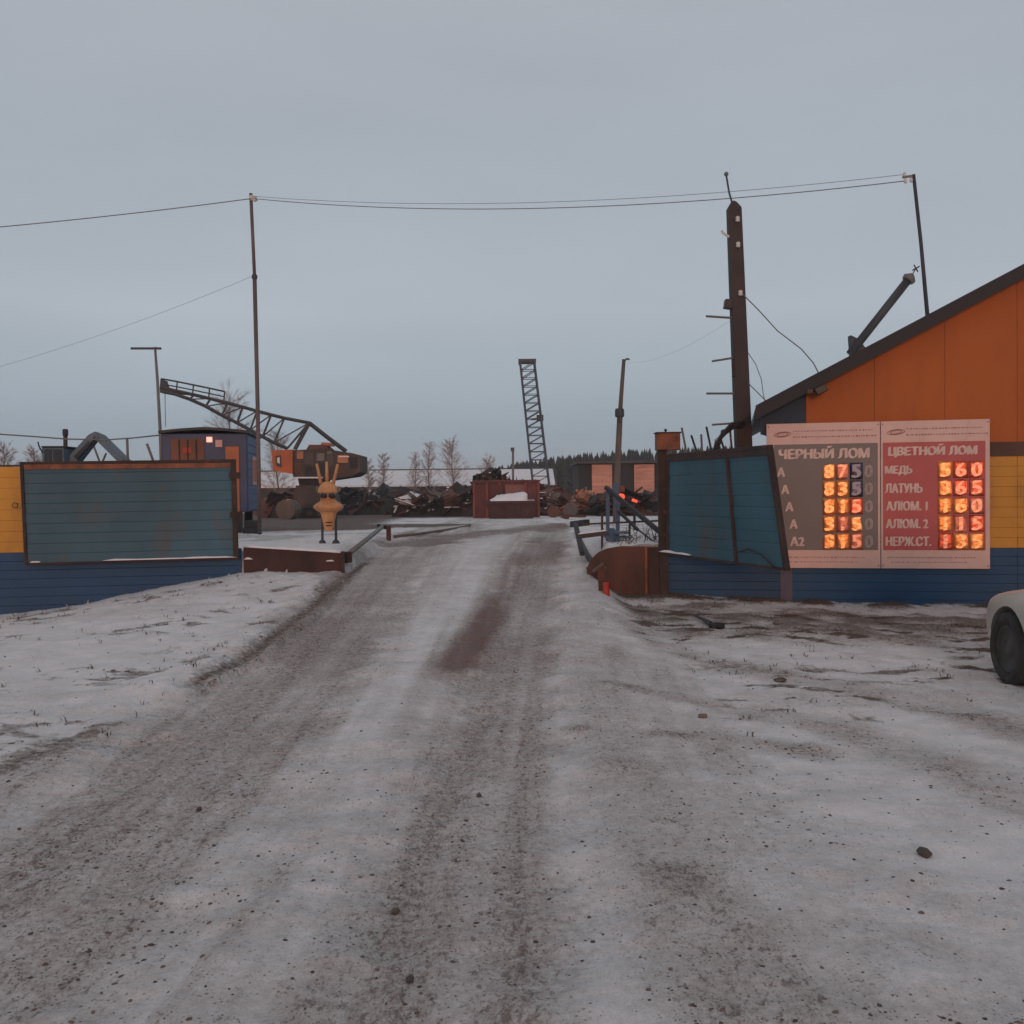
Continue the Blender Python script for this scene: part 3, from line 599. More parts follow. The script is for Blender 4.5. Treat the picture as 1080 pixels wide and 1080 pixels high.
for sa, sb in ((eav[0], apex_s), (apex_s, 2 * apex_s - eav[0])):
    rf = MB(); A, B_ = (sa, roof_z(sa)), (sb, roof_z(sb))
    rf.hexa([fp(A[0], A[1], 0.30), fp(B_[0], B_[1], 0.30), fp(B_[0], B_[1], -DEP - 0.3), fp(A[0], A[1], -DEP - 0.3), fp(A[0], A[1] + th, 0.30), fp(B_[0], B_[1] + th, 0.30), fp(B_[0], B_[1] + th, -DEP - 0.3), fp(A[0], A[1] + th, -DEP - 0.3)])
    ro = rf.build('roof', 'roof', bd)
    mb = MB(); mb.hexa([fp(A[0], A[1] - 0.075, 0.302), fp(B_[0], B_[1] - 0.06, 0.302), fp(B_[0], B_[1] - 0.06, 0.27), fp(A[0], A[1] - 0.06, 0.27), fp(A[0], A[1] + th + 0.02, 0.325), fp(B_[0], B_[1] + th + 0.02, 0.325), fp(B_[0], B_[1] + th + 0.02, 0.30), fp(A[0], A[1] + th + 0.02, 0.30)]); mb.build('verge_board', 'verge', ro)
    mb = MB(); ns2 = 16
    for k in range(ns2):
        t0, t1 = 0.02 + 0.97 * k / ns2, 0.02 + 0.97 * (k + 1) / ns2; hh = rnd.uniform(0.015, 0.04)
        f_ = lambda t: (A[0] + (B_[0] - A[0]) * t, A[1] + (B_[1] - A[1]) * t + th)
        a, b = f_(t0), f_(t1)
        mb.hexa([fp(a[0], a[1], 0.16 + hh), fp(b[0], b[1], 0.16 + hh), fp(b[0], b[1], -DEP), fp(a[0], a[1], -DEP), fp(a[0], a[1] + hh, 0.1), fp(b[0], b[1] + hh, 0.1), fp(b[0], b[1] + hh, -DEP + .1), fp(a[0], a[1] + hh, -DEP + .1)])
    sn = mb.build('roof_snow', 'snow', ro)
fl_ = thing('floodlight', fp(*fpx(862, 412, 0.1), 0.1), 'small black floodlight under the left roof verge of the orange gable', 'floodlight')
q = fp(*fpx(866, 411, 0.34), 0.34); mb = MB(); mb.box(q, (0.16, 0.1, 0.10), FA, rot=Matrix.Rotation(FA, 3, 'Z') @ Matrix.Rotation(R(-25), 3, 'Y')); mb.build('housing', 'black', fl_, bevel=0.01)
q2 = fp(*fpx(854, 413, 0.30), 0.30); mb = MB(); mb.tube([q2, q, q - FN * 0.32], 0.014, 6); mb.build('bracket', 'black', fl_)
mb = MB(); mb.box(q2, (0.07, 0.07, 0.05), FA); mb.build('junction_box', 'black', fl_)

# pipe leaning over the roof
a, b = P(903, 365, 15.2), P(958, 295, 15.2)
cp = thing('roof_pipe', a, 'dark slanting pipe with a cap sticking out of the roof slope', 'pipe')
mb = MB(); mb.tube([a - (b - a) * 0.12, a.lerp(b, 0.5), b], 0.062, 12); mb.build('pipe', 'steel_dark', cp, smooth=True)
mb = MB(); d = (b - a).normalized(); mb.tube([b - d * 0.02, b + d * 0.03, b + d * 0.10], [0.09, 0.10, 0.03], 12); mb.build('cap', 'steel', cp, smooth=True)
mb = MB(); t = P(966, 283, 15.2); mb.tube([b + d * 0.08, t], 0.008, 5)
for k in range(4): mb.tube([t, t + Vector((0.06 * math.cos(k * math.pi / 2 + 0.5), 0, 0.06 * math.sin(k * math.pi / 2 + 0.5)))], 0.010, 5)
mb.build('star_vane', 'black', cp)
mb = MB(); q = P(899, 362, 15.2); mb.prism([q + Vector((0, 0, -0.2)), q + Vector((0.22, 0, -0.1)), q + Vector((0.1, 0, 0.06)), q + Vector((-0.02, 0, 0.12))], (0, 0.15, 0)); mb.build('flashing', 'steel_dark', cp)

# roof pole carrying the wires
a, b = P(978, 332, 15.0), P(963.5, 184, 15.0)
rpole = thing('service_pole', a, 'thin leaning steel pole on the orange building roof holding the overhead wires', 'pole')
mb = MB(); mb.tube([a - (b - a) * 0.05, a.lerp(b, 0.5) + Vector((0.01, 0, 0)), b], [0.032, 0.028, 0.026], 8); mb.build('shaft', 'steel_dark', rpole, smooth=True)
mb = MB(); q = P(952, 187, 15.0); mb.beam(b - Vector((0, 0, 0.02)), q, 0.03); mb.build('arm', 'steel', rpole)
for u, v in ((954, 184), (955, 191), (961, 190)):
    q = P(u, v, 15.0); mb = MB(); mb.lathe(q - Vector((0, 0, 0.03)), [(0.018, 0), (0.028, 0.02), (0.018, 0.035), (0.026, 0.05), (0.01, 0.065)], 8); mb.build('insulator', 'ceramic', rpole, smooth=True)

# ------------------------------------------------------------------ price boards
_gl = {}
def glyph(txt, bold=0.0):
    bold = 0.0
    if (txt, bold) in _gl: return _gl[(txt, bold)]
    cu = bpy.data.curves.new('t', 'FONT'); cu.body = txt; cu.size = 1.0; cu.extrude = 0.0; cu.offset = bold
    ob = bpy.data.objects.new('t', cu); C.objects.link(ob); dg = bpy.context.evaluated_depsgraph_get(); dg.update()
    me = bpy.data.meshes.new_from_object(ob.evaluated_get(dg)); bpy.data.objects.remove(ob)
    co = np.array([v.co[:2] for v in me.vertices]); fs = [tuple(p.vertices) for p in me.polygons]
    lo, hi = co.min(0), co.max(0); _gl[(txt, bold)] = (co - lo, fs, hi - lo); return _gl[(txt, bold)]
def write(parent, name, txt, s0, z0, w, h, off, m, bold=0.018, thick=0.004):
    """letters of txt filling the rectangle s0..s0+w, z0..z0+h on the facade"""
    co, fs, sz = glyph(txt, bold); mb = MB()
    if len(txt) == 1 and w > h * sz[0] / sz[1] * 1.1: s0 += (w - h * sz[0] / sz[1] * 1.1) / 2; w = h * sz[0] / sz[1] * 1.1
    vs = [fp(s0 + x / sz[0] * w, z0 + y / sz[1] * h, off) for x, y in co]; n = len(vs)
    mb.add(vs, list(fs))
    for q_, (dx_, dy_) in enumerate(((0.010, 0.004), (-0.010, -0.004))): mb.add([v_ + FE * dx_ * h / 0.15 + Vector((0, 0, dy_ * h / 0.15)) - FN * 0.0004 * (q_ + 1) for v_ in vs[:n]], list(fs))
    ed = {}
    for f in fs:
        for i in range(len(f)):
            e = (f[i], f[(i + 1) % len(f)]); ed[tuple(sorted(e))] = ed.get(tuple(sorted(e)), []) + [e]
    back = [fp(s0 + x / sz[0] * w, z0 + y / sz[1] * h, off - thick) for x, y in co]; o = len(mb.v); mb.v += back
    for k, v in ed.items():
        if len(v) == 1: mb.f.append((v[0][1], v[0][0], v[0][0] + o, v[0][1] + o)); mb.mi.append(0)
    return mb.build(name, m, parent)
OFF = 0.10
def rect(u0, v0, u1, v1, off=OFF):
    a, b = fpx(u0, v1, off), fpx(u1, v0, off); return a[0], a[1], b[0] - a[0], b[1] - a[1]
def slab(parent, name, r, off, th, m, bevel=0.0):
    s0, z0, w, h = r; mb = MB()
    mb.hexa([fp(s0, z0, off), fp(s0 + w, z0, off), fp(s0 + w, z0, off - th), fp(s0, z0, off - th), fp(s0, z0 + h, off), fp(s0 + w, z0 + h, off), fp(s0 + w, z0 + h, off - th), fp(s0, z0 + h, off - th)])
    return mb.build(name, m, parent, bevel=bevel)
zt, zbm = fpx(925, 444.5, OFF)[1], fpx(925, 599.5, OFF)[1]; H = zt - zbm
sA, sB, sC = fpx(808, 445, OFF)[0], fpx(928.5, 445, OFF)[0], fpx(1044.5, 520, OFF)[0]
def Z(f): return zt - f * H
def price_board(label, s0, s1, field_m, title, rows, names, cols, plates, logo_m, f0, ins):
    root = thing('price_board', fp((s0 + s1) / 2, zbm, OFF), label, 'price board', 'scrap price boards')
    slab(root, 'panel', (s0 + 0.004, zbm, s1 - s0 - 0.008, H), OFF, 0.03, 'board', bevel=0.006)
    W_ = s1 - s0; x0, x1 = s0 + ins[0], s1 - ins[1]
    fz0, fz1 = Z(0.875), Z(0.145)
    slab(root, 'field', (x0, fz0, x1 - x0, fz1 - fz0), OFF + 0.003, 0.004, field_m)
    fw = x1 - x0
    write(root, 'title', title, x0 + fw * f0, Z(0.245), fw * (0.985 - f0 - 0.07), 0.085 * H, OFF + 0.007, 'letter', 0.034)
    rowh = (Z(0.275) - fz0) / 5; cw = 0.128 * W_
    for i, (nm, digs, pls) in enumerate(zip(names, rows, plates)):
        zr = Z(0.275) - (i + 1) * rowh
        if nm: write(root, 'row_name', nm[0], x0 + fw * nm[1], zr + rowh * 0.24, fw * nm[2], rowh * 0.52, OFF + 0.007, 'letter', 0.030)
        for j, (ch, pm) in enumerate(zip(digs, pls)):
            c0 = x0 + fw * cols + j * (fw * (0.99 - cols) / len(digs)); cwid = fw * (0.99 - cols) / len(digs)
            if pm:
                pz = MB(); s_, z_, w_, h_ = c0 + 0.004, zr + 0.006, cwid - 0.008, rowh - 0.012; nn = 6; vs = []; fs = []
                ph = rnd.uniform(0, 6); tx, tz = rnd.uniform(-0.01, 0.01), rnd.uniform(-0.008, 0.010)
                for a in range(nn + 1):
                    for b in range(nn + 1):
                        X_, Y_ = a / nn, b / nn; bul = 0.012 * (1 - (2 * X_ - 1) ** 4) * (1 - (2 * Y_ - 1) ** 4)
                        vs.append(fp(s_ + X_ * w_, z_ + Y_ * h_, OFF + 0.006 + bul + 0.003 * math.sin(ph + 5 * X_ + 4 * Y_) + tx * X_ + tz * Y_))
                for a in range(nn):
                    for b in range(nn): k = a * (nn + 1) + b; fs.append((k, k + nn + 1, k + nn + 2, k + 1))
                o_ = len(vs); vs += [fp(s_, z_, OFF + 0.002), fp(s_ + w_, z_, OFF + 0.002), fp(s_ + w_, z_ + h_, OFF + 0.002), fp(s_, z_ + h_, OFF + 0.002)]
                bt = [a * (nn + 1) for a in range(nn + 1)]; tp = [a * (nn + 1) + nn for a in range(nn + 1)]
                fs += [tuple([o_] + bt + [o_ + 1]), tuple([o_ + 3] + tp + [o_ + 2]), tuple([o_] + list(range(nn + 1)) + [o_ + 3]), tuple([o_ + 1] + [nn * (nn + 1) + b for b in range(nn + 1)] + [o_ + 2])]
                pz.add(vs, fs); pp = pz.build('number_plate', pm, root, smooth=True)
                write(pp, 'digit', ch, c0 + cwid * 0.20, zr + rowh * 0.13, cwid * 0.58, rowh * 0.74, OFF + 0.026, 'digit_' + {'plate_navy': 'pale', 'plate_red': 'warm', 'plate_rose': 'warm', 'plate_sunset': 'hot'}[pm], 0.022)
            else:
                write(root, 'digit', ch, c0 + cwid * 0.16, zr + rowh * 0.16, cwid * 0.5, rowh * 0.66, OFF + 0.007, 'letter_dim', 0.012)
    # logo oval and the unreadable small print, kept as plain strokes
    ec = (s0 + W_ * 0.145, Z(0.075)); mb = MB()
    for rr in (1.0, 0.72): mb.tube([fp(ec[0] + 0.11 * rr * math.cos(a), ec[1] + 0.036 * rr * math.sin(a + 0.3), OFF + 0.002) for a in [k * math.pi / 10 for k in range(21)]], 0.004, 4)
    for k in range(4): mb.beam(fp(ec[0] - 0.06 + 0.035 * k, ec[1] - 0.02, OFF + 0.002), fp(ec[0] - 0.045 + 0.035 * k, ec[1] + 0.022, OFF + 0.002), 0.009, 0.004)
    mb.build('logo', logo_m, root)
    mb = MB()
    for zf, xa, xb, hh in ((0.055, 0.24, 0.93, 0.020), (0.095, 0.24, 0.97, 0.022), (0.925, 0.06, 0.86, 0.018), (0.957, 0.10, 0.80, 0.014)):
        x = s0 + W_ * xa
        while x < s0 + W_ * xb:
            l = rnd.uniform(0.008, 0.03); a = fp(x, Z(zf) , OFF + 0.001); mb.beam(fp(x, Z(zf), OFF + 0.0008), fp(x + l, Z(zf), OFF + 0.0008), 0.002, hh * rnd.uniform(0.6, 1)); x += l + rnd.uniform(0.010, 0.022)
    tag(mb.build('small_print', 'board_ink', root), kind='stuff')
    for k, (a, b) in enumerate(((0.02, 0.02), (0.98, 0.02), (0.02, 0.98), (0.98, 0.98))):
        mb = MB(); q = fp(s0 + W_ * a, Z(b), OFF - 0.002); mb.tube([q, q + FN * 0.006], 0.010, 8); mb.build('screw', 'steel', root)
    for sx in (0.2, 0.8):
        mb = MB(); mb.beam(fp(s0 + W_ * sx, zbm + 0.1, OFF - 0.06), fp(s0 + W_ * sx, zt - 0.1, OFF - 0.06), 0.04, 0.05); mb.build('mounting_rail', 'rust_dark', root)
    return root
M['digit_pale'] = mat('digit_pale', (0.36, 0.33, 0.37), 0.5); M['digit_warm'] = plate_mat('digit_warm', (0.80, 0.40, 0.28), 0.45, 0.5); M['digit_hot'] = plate_mat('digit_hot', (0.92, 0.50, 0.22), 0.42, 0.6)  # warm and hot digits carry the reflected sunset glow in their colour
O_, R_, N_, K_ = 'plate_sunset', 'plate_red', 'plate_navy', 'plate_rose'
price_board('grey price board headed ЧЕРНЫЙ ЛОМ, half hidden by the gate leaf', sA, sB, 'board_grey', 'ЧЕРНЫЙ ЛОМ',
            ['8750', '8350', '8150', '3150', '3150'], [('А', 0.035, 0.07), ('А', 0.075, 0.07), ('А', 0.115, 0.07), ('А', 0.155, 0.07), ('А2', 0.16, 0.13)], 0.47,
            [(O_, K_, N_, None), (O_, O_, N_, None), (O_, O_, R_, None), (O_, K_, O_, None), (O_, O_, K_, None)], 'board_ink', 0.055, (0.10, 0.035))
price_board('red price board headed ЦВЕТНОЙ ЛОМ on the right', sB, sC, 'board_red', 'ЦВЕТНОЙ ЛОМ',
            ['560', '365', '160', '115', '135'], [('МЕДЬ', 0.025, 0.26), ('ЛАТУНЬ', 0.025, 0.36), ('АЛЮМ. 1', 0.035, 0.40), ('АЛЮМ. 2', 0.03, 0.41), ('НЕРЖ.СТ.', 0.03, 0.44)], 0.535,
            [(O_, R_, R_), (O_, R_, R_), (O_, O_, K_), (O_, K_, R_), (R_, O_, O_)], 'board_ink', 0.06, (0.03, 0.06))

# ------------------------------------------------------------------ black square post with spikes and insulators
a, b = P(787, 545, 14.95), P(774, 220, 14.95)
bp_ = thing('square_post', (a.x, a.y, hz(a.x, a.y) - 0.02), 'tall dark square post with a pointed top behind the swung-out gate leaf', 'post')
mb = MB(); w = 0.118
rows = [(Vector((a.x + 0.02, a.y, 0.6)), w), (b, 0.095), (b + Vector((-0.002, 0, 0.09)), 0.04), (b + Vector((-0.004, 0, 0.115)), 0.012)]
vs = [c + Vector((sx * q, sy * q, 0)) for c, q in rows for sx, sy in ((-1, -1), (1, -1), (1, 1), (-1, 1))]
fs = [(0, 1, 2, 3), (12, 13, 14, 15)] + [(i * 4 + j, i * 4 + (j + 1) % 4, i * 4 + 4 + (j + 1) % 4, i * 4 + 4 + j) for i in range(3) for j in range(4)]
mb.add(vs, fs); mb.build('column', 'pole_black', bp_, bevel=0.012)
mb = MB(); mb.tube([P(773, 217, 14.95), P(769, 203, 14.95), P(766, 185, 14.95)], 0.014, 6); mb.build('lightning_rod', 'steel_dark', bp_)
mb = MB(); mb.lathe(P(766, 186, 14.95), [(0.012, 0), (0.034, 0.02), (0.03, 0.05), (0.012, 0.065)], 8); mb.build('rod_tip', 'steel', bp_, smooth=True)
for u, v in ((778, 231), (778.5, 258), (781, 309)):
    q = P(u, v, 14.80); mb = MB(); mb.lathe(q, [(0.02, -0.04), (0.036, -0.02), (0.022, 0), (0.036, 0.02), (0.015, 0.04)], 10); mb.build('insulator', 'ceramic', bp_, smooth=True)
mb = MB(); mb.tube([P(769, 250, 14.85), P(763, 246, 14.85), P(761, 243, 14.85)], 0.018, 6); mb.build('bracket', 'ceramic', bp_)
for (u0, v0, u1, v1) in ((744.5, 333.5, 775, 335.5), (751, 381, 776, 377), (745, 415, 778, 415), (751, 448, 779, 446)):
    mb = MB(); mb.tube([P(u0, v0, 14.9), P(u1, v1, 14.9)], 0.017, 6); mb.build('rung', 'steel', bp_)
q = P(768, 321, 14.9); mb = MB(); mb.box(q, (0.11, 0.14, 0.13), rot=Matrix.Rotation(R(8), 3, 'Y')); mb.build('lamp_box', 'black', bp_, bevel=0.008)
q = P(775, 390, 14.9); mb = MB(); mb.box(q, (0.07, 0.1, 0.20)); mb.build('switch_box', 'rust_dark', bp_, bevel=0.006)
# frayed bundle of old cable
fb = thing('cable_bundle', P(775, 470, 14.8), 'frayed dark bundle of old cable arching from the square post onto the gate top', 'cable')
for k in range(22):
    j = lambda q: rnd.uniform(-q, q)
    pts = [P(785 + j(2), 446 + j(4), 14.75 + j(0.1)), P(772 + j(3), 449 + j(4), 14.7 + j(0.1)), P(762 + j(3), 457 + j(4), 14.65 + j(0.1)), P(757 + j(3), 468 + j(4), 14.6 + j(0.1)), P(755 + j(4), 482, 14.6 + j(0.1))]
    mb = MB(); mb.tube(pts, rnd.uniform(0.006, 0.014), 5); mb.build('strand', 'rail_dark' if k % 3 else 'rust_dark', fb, smooth=True)
# leaning rods standing behind the gate
for k, (u0, v0, u1, v1, m, lb) in enumerate(((719, 451, 726, 490, 'steel', 'pale steel rod, leftmost of the rods standing behind the right gate leaf'), (729, 459, 739, 490, 'rail_dark', 'dark steel rod leaning left, second from the rusty box'),
    (739.5, 458, 741, 490, 'steel', 'short grey upright rod between the leaning dark rods behind the gate'), (745, 450, 753, 490, 'rail_dark', 'dark rod beside the frayed cable bundle, behind the gate'),
    (759, 459, 769, 492, 'rail_dark', 'thin dark rod crossing under the frayed cable bundle'), (770, 454, 773, 492, 'rust_orange', 'rusty brown flat bar beside the square post'))):
    a, b = P(u0, v0, 15.4), P(u1, v1, 15.4); d = (b - a).normalized(); end = a + d * ((a.z - 0.78) / -d.z)
    mb = MB(); mb.tube([end, end.lerp(a, 0.5) + Vector((0.006, 0, 0)), a], 0.017, 6); o = mb.build('steel_rod', m, None, smooth=True); tag(o, lb, 'rod', 'rods behind the gate')

# ------------------------------------------------------------------ right retaining plate, red stub, edge pipe
ca_, cb_ = P(622, 600, 14.75), P(703, 600, 14.55)
rr_ = thing('retaining_plate', ((ca_.x + cb_.x) / 2, 14.6, 0.1), 'curved rusty brown steel plate at the right edge of the driveway', 'retaining wall')
mb = MB(); n = 20; vs = []; fs = []
def edge_v(u): return np.interp(u, [618, 622, 630, 640, 655, 703], [603, 592, 583, 578.5, 576, 577])
for i in range(n + 1):
    u = 619 + (704 - 619) * (i / n) ** 1.2; d = 14.85 - 0.3 * math.sin(min(1, i / n * 1.2) * math.pi / 2); q = P(u, edge_v(u), d)
    for zz, of in ((0.0, 0), (q.z, 0), (q.z, 0.03), (0.0, 0.03)): vs.append(Vector((q.x, d + of, zz)))
for i in range(n):
    for j in range(4): fs.append((i * 4 + j, i * 4 + (j + 1) % 4, i * 4 + 4 + (j + 1) % 4, i * 4 + 4 + j))
fs += [(0, 1, 2, 3), (n * 4, n * 4 + 1, n * 4 + 2, n * 4 + 3)]
mb.add(vs, fs); mb.build('plate', 'tankrust', rr_, smooth=False)
mb = MB(); q = P(681, 577, 14.56); mb.beam((q.x, q.y - 0.02, 0.05), (q.x, q.y - 0.02, q.z), 0.03, 0.03); mb.build('weld_seam', 'rust_orange', rr_)
q0, q1 = P(684, 578, 14.55), P(702, 578, 14.5); mb = MB(); mb.prism([(q0.x, q0.y - 0.012, 0.0), (q1.x, q1.y - 0.012, 0.0), (q1.x, q1.y - 0.012, q1.z), (q0.x, q0.y - 0.012, q0.z)], (0, -0.02, 0)); mb.build('dark_plate', 'rust_dark', rr_)
q = G(640, 628); st = thing('marker_stub', q, 'short red steel stub in the snow at the foot of the curved rusty plate', 'post')
mb = MB(); mb.tube([q - Vector((0, 0, 0.1)), q + Vector((-0.01, 0, 0.17))], 0.045, 10); mb.build('stub', 'red', st, smooth=True)
mb = MB(); mb.beam(q + Vector((-0.05, 0.08, 0.05)), q + Vector((-0.06, 0.12, 0.36)), 0.1, 0.03); mb.build('bracket', 'rust', st)
def gpts(l, lift): return [G(u, v, lift) for u, v in l]
mb = MB(); mb.tube(gpts([(607, 560), (613, 575), (620, 590), (629, 602), (638, 612)], 0.05), [0.035, 0.04, 0.045, 0.05, 0.05], 8); o = mb.build('edge_pipe', 'rail_dark', None, smooth=True); tag(o, 'dark bent pipe lying along the right edge of the driveway', 'pipe')
q = G(631, 604, 0.03); mb = MB()
for k in range(5): mb.beam(q + Vector((rnd.uniform(-.15, .15), rnd.uniform(-.3, .3), rnd.uniform(0, .08))), q + Vector((rnd.uniform(-.15, .15), rnd.uniform(-.3, .3), rnd.uniform(0, .12))), 0.05, 0.03)
o = mb.build('broken_timber', 'wood_grey', None); tag(o, 'broken grey timber bits heaped at the driveway edge beside the rusty plate', 'timber')

# ------------------------------------------------------------------ blue steps with handrails
stz = 0.80
sr = thing('metal_steps', P(655, 578, 16.6), 'blue metal steps with dark handrails behind the curved rusty plate', 'steps')
def bar(a, b, w, m, name, h=None, parent=None):
    mb = MB(); mb.beam(a, b, w, h); return mb.build(name, m, parent or sr)
for u, v0, v1, d, w, m in ((641, 514, 576, 16.6, 0.055, 'blue_rail'), (635, 541, 577, 16.4, 0.035, 'rail_dark'), (651, 537, 562, 17.4, 0.045, 'blue_rail'), (664, 553, 576, 16.8, 0.035, 'rail_dark'), (697, 545, 578, 15.6, 0.06, 'rust_dark')):
    q = P(u, v1, d); bar((q.x, d, min(q.z, hz(q.x, d)) - 0.02), P(u, v0, d), w, m, 'post')
for (u0, v0, d0, u1, v1, d1, w, m) in ((639, 514, 16.6, 697, 562, 15.5, 0.06, 'rail_dark'), (652, 539, 16.9, 673, 559, 16.4, 0.04, 'rail_dark'), (671, 557, 16.5, 690, 572, 16.1, 0.02, 'rail_dark')):
    bar(P(u0, v0, d0), P(u1, v1, d1), w, m, 'handrail')
for (u0, v0, u1, v1, d, w, m) in ((613, 553, 700, 549, 16.9, 0.03, 'rail_dark'), (609, 566, 641, 562, 16.2, 0.07, 'rail_dark'), (634, 560, 652, 578, 16.3, 0.05, 'blue_rail')):
    bar(P(u0, v0, d), P(u1, v1, d), w, m, 'rail')
mb = MB(); q = [P(643, 557, 16.5), P(648, 557, 16.5), P(659, 577, 16.2), P(643, 577, 16.2)]; mb.prism(q, (0, 0.04, 0)); mb.build('stringer', 'blue_rail', sr)
for k in range(3):
    c = P(652 + 4 * k, 562 + 5 * k, 16.4); mb = MB(); mb.box(c + Vector((0.05, 0.15, 0)), (0.22, 0.4, 0.03)); mb.build('tread', 'blue_rail', sr)
snow_strip(sr, [P(609 + 3.2 * i, 564.2 - 0.4 * i, 16.2) for i in range(11)], 0.035, 0.03)
bar(P(607, 553, 17.2), P(614, 584, 16.0), 0.07, 'rail_dark', 'kerb_rail')
bar(P(604, 553, 17.6), P(619, 551, 17.0), 0.10, 'rail_dark', 'kerb_rail')

br_ = MB(); rb = random.Random(44)
for k in range(90):
    q = P(rb.uniform(622, 695), 575, rb.uniform(15.2, 17.5)); q.z = hz(q.x, q.y) - 0.02; l_ = rb.uniform(0.12, 0.42); dv = Vector((rb.uniform(-.7, .7), rb.uniform(-.4, .4), rb.uniform(0.35, 1))).normalized()
    if q.x < 1.55: continue
    br_.tube([q, q + dv * l_ * 0.6, q + dv * l_ + Vector((0, 0, -0.05))], [0.006, 0.005, 0.003], 3, cap=False)
tag(br_.build('dry_brush', 'grass', None), 'dry brown brush growing behind the curved rusty plate', 'brush', None, 'stuff')

# signal lamps by the weighbridge
c = P(654, 560, 19.0); sg = thing('signal_post', (c.x, 19, hz(c.x, 19)), 'blue post with a round red signal lamp behind the steps', 'signal lamp')
t = P(651, 512, 19.0); mb = MB(); mb.beam((t.x, 19, hz(t.x, 19) - 0.02), (t.x, 19, t.z), 0.07); mb.build('post', 'blue_rail', sg)
mb = MB(); q = P(650.5, 522, 19.0); mb.box(q, (0.13, 0.1, 0.42)); mb.build('housing', 'blue_rail', sg, bevel=0.01)
q = P(655.5, 524, 18.9); mb = MB(); mb.lathe((0, 0, 0), [(0.005, -0.03), (0.04, -0.025), (0.062, 0.0), (0.062, 0.03)], 14); mb.v = [q + Vector((v.x, v.z, v.y)) for v in mb.v]; mb.build('lens', 'lamp_red', sg, smooth=True)
mb = MB(); q = P(656, 515.5, 18.95); mb.box(q, (0.09, 0.08, 0.11)); mb.build('bracket', 'rust_orange', sg)
c = P(669, 528, 22.0); s2 = thing('signal_post', (c.x, 22, hz(c.x, 22)), 'low dark post with a small pink-red lamp, right of the round red lamp', 'signal lamp')
mb = MB(); mb.beam((c.x, 22, hz(c.x, 22)), (c.x, 22, c.z + 0.06), 0.05); mb.build('post', 'rail_dark', s2)
mb = MB(); mb.box(c + Vector((0, -0.06, 0)), (0.12, 0.08, 0.06), rot=Matrix.Rotation(R(20), 3, 'Y')); mb.build('lens', 'lamp_red', s2, bevel=0.015)
mb = MB(); mb.box(c + Vector((0.09, -0.04, -0.02)), (0.06, 0.06, 0.05)); mb.build('housing', 'rust_orange', s2)

# ------------------------------------------------------------------ wires and poles
a, b = P(274, 566, 21.0), P(264.5, 204, 21.0); zb = hz(a.x, 21.0)
sp_ = thing('wire_pole', (a.x, 21.0, zb), 'tall thin steel pole in front of the blue cabin carrying overhead wires', 'pole')
mid = P(268.5, 292, 21.0)
mb = MB(); mb.tube([Vector((a.x, 21, zb - 0.1)), a.lerp(mid, 0.5) + Vector((0.01, 0, 0)), mid], 0.042, 10); mb.build('lower_shaft', 'pole_steel', sp_, smooth=True)
mb = MB(); mb.tube([mid, b], 0.034, 10); mb.build('upper_shaft', 'pole_steel', sp_, smooth=True)
mb = MB(); mb.lathe(mid - Vector((0, 0, 0.04)), [(0.055, 0), (0.06, 0.04), (0.055, 0.08)], 10); mb.build('joint_collar', 'steel_dark', sp_)
for u, v in ((265, 209), (269, 210)):
    mb = MB(); mb.lathe(P(u, v, 20.95), [(0.02, -0.05), (0.06, -0.02), (0.03, 0.02), (0.05, 0.05)], 8); mb.build('insulator', 'ceramic', sp_, smooth=True)
def wire(name, pts, r, m, lb):
    mb = MB(); mb.tube(pts, r, 5); o = mb.build(name, m, None, smooth=True); return tag(o, lb, 'wire')
pa, pb = P(268, 209.5, 20.9), P(954, 191, 15.0)
wire('overhead_wire', catenary(pa, pb, 0.30, 30), 0.0075, 'wire', 'lower overhead wire crossing the sky from the tall pole to the roof pole')
wire('overhead_wire', catenary(P(268, 207, 20.9), P(954, 184, 15.0), 0.27, 30), 0.0045, 'wire_pale', 'thin upper overhead wire from the tall pole to the roof pole')
wire('overhead_wire', catenary(P(-330, 262, 19), P(265, 209.5, 20.9), 0.12, 24), 0.010, 'wire', 'overhead wire running from the tall pole out of the left edge')
wire('overhead_wire', catenary(P(-200, 430, 26), P(267, 291, 21.0), 0.35, 24), 0.0035, 'wire_pale', 'faint thin wire rising from the left edge to the middle of the tall pole')
wire('overhead_wire', [P(782, 309, 14.8), P(800, 327, 14.75), P(820, 349, 14.7), P(845, 368, 14.6), P(858, 383, 14.0), fp(*fpx(866, 398.5, 0.2), 0.2)], 0.0085, 'wire', 'drooping wire from the square post down to the orange roof')
wire('overhead_wire', [P(789, 372, 14.85), P(797, 384, 14.8), P(803, 400, 14.7), P(805, 415, 14.3), fp(*fpx(808, 429, 0.2), 0.2)], 0.006, 'wire', 'short loop of wire between the square post and the roof eave')
wire('overhead_wire', [P(789, 404, 14.85), P(796, 411, 14.7), P(805, 420, 14.3), fp(*fpx(812, 427, 0.2), 0.2)], 0.007, 'wire', 'short straight wire low on the square post to the eave')
wire('overhead_wire', catenary(P(661, 382, 30), P(775, 335, 15.0), 0.2, 16), 0.0016, 'wire_pale', 'barely visible wire from the wooden pole to the square post')
c = P(169, 470, 25.0); zc = hz(c.x, 25)
tp = thing('lamp_pole', (c.x, 25, zc), 'slim grey pole with a T-shaped crossbar left of the blue cabin', 'pole')
mb = MB(); mb.tube([Vector((c.x + 0.05, 25, zc - 0.05)), P(169, 455, 25.0), P(166, 400, 25.0), P(163.5, 366, 25.0)], [0.05, 0.04, 0.036, 0.03], 8); mb.build('shaft', 'steel', tp, smooth=True)
mb = MB(); mb.beam(P(138, 367.5, 25), P(170, 367.5, 25), 0.05, 0.05); mb.build('crossbar', 'steel_dark', tp)
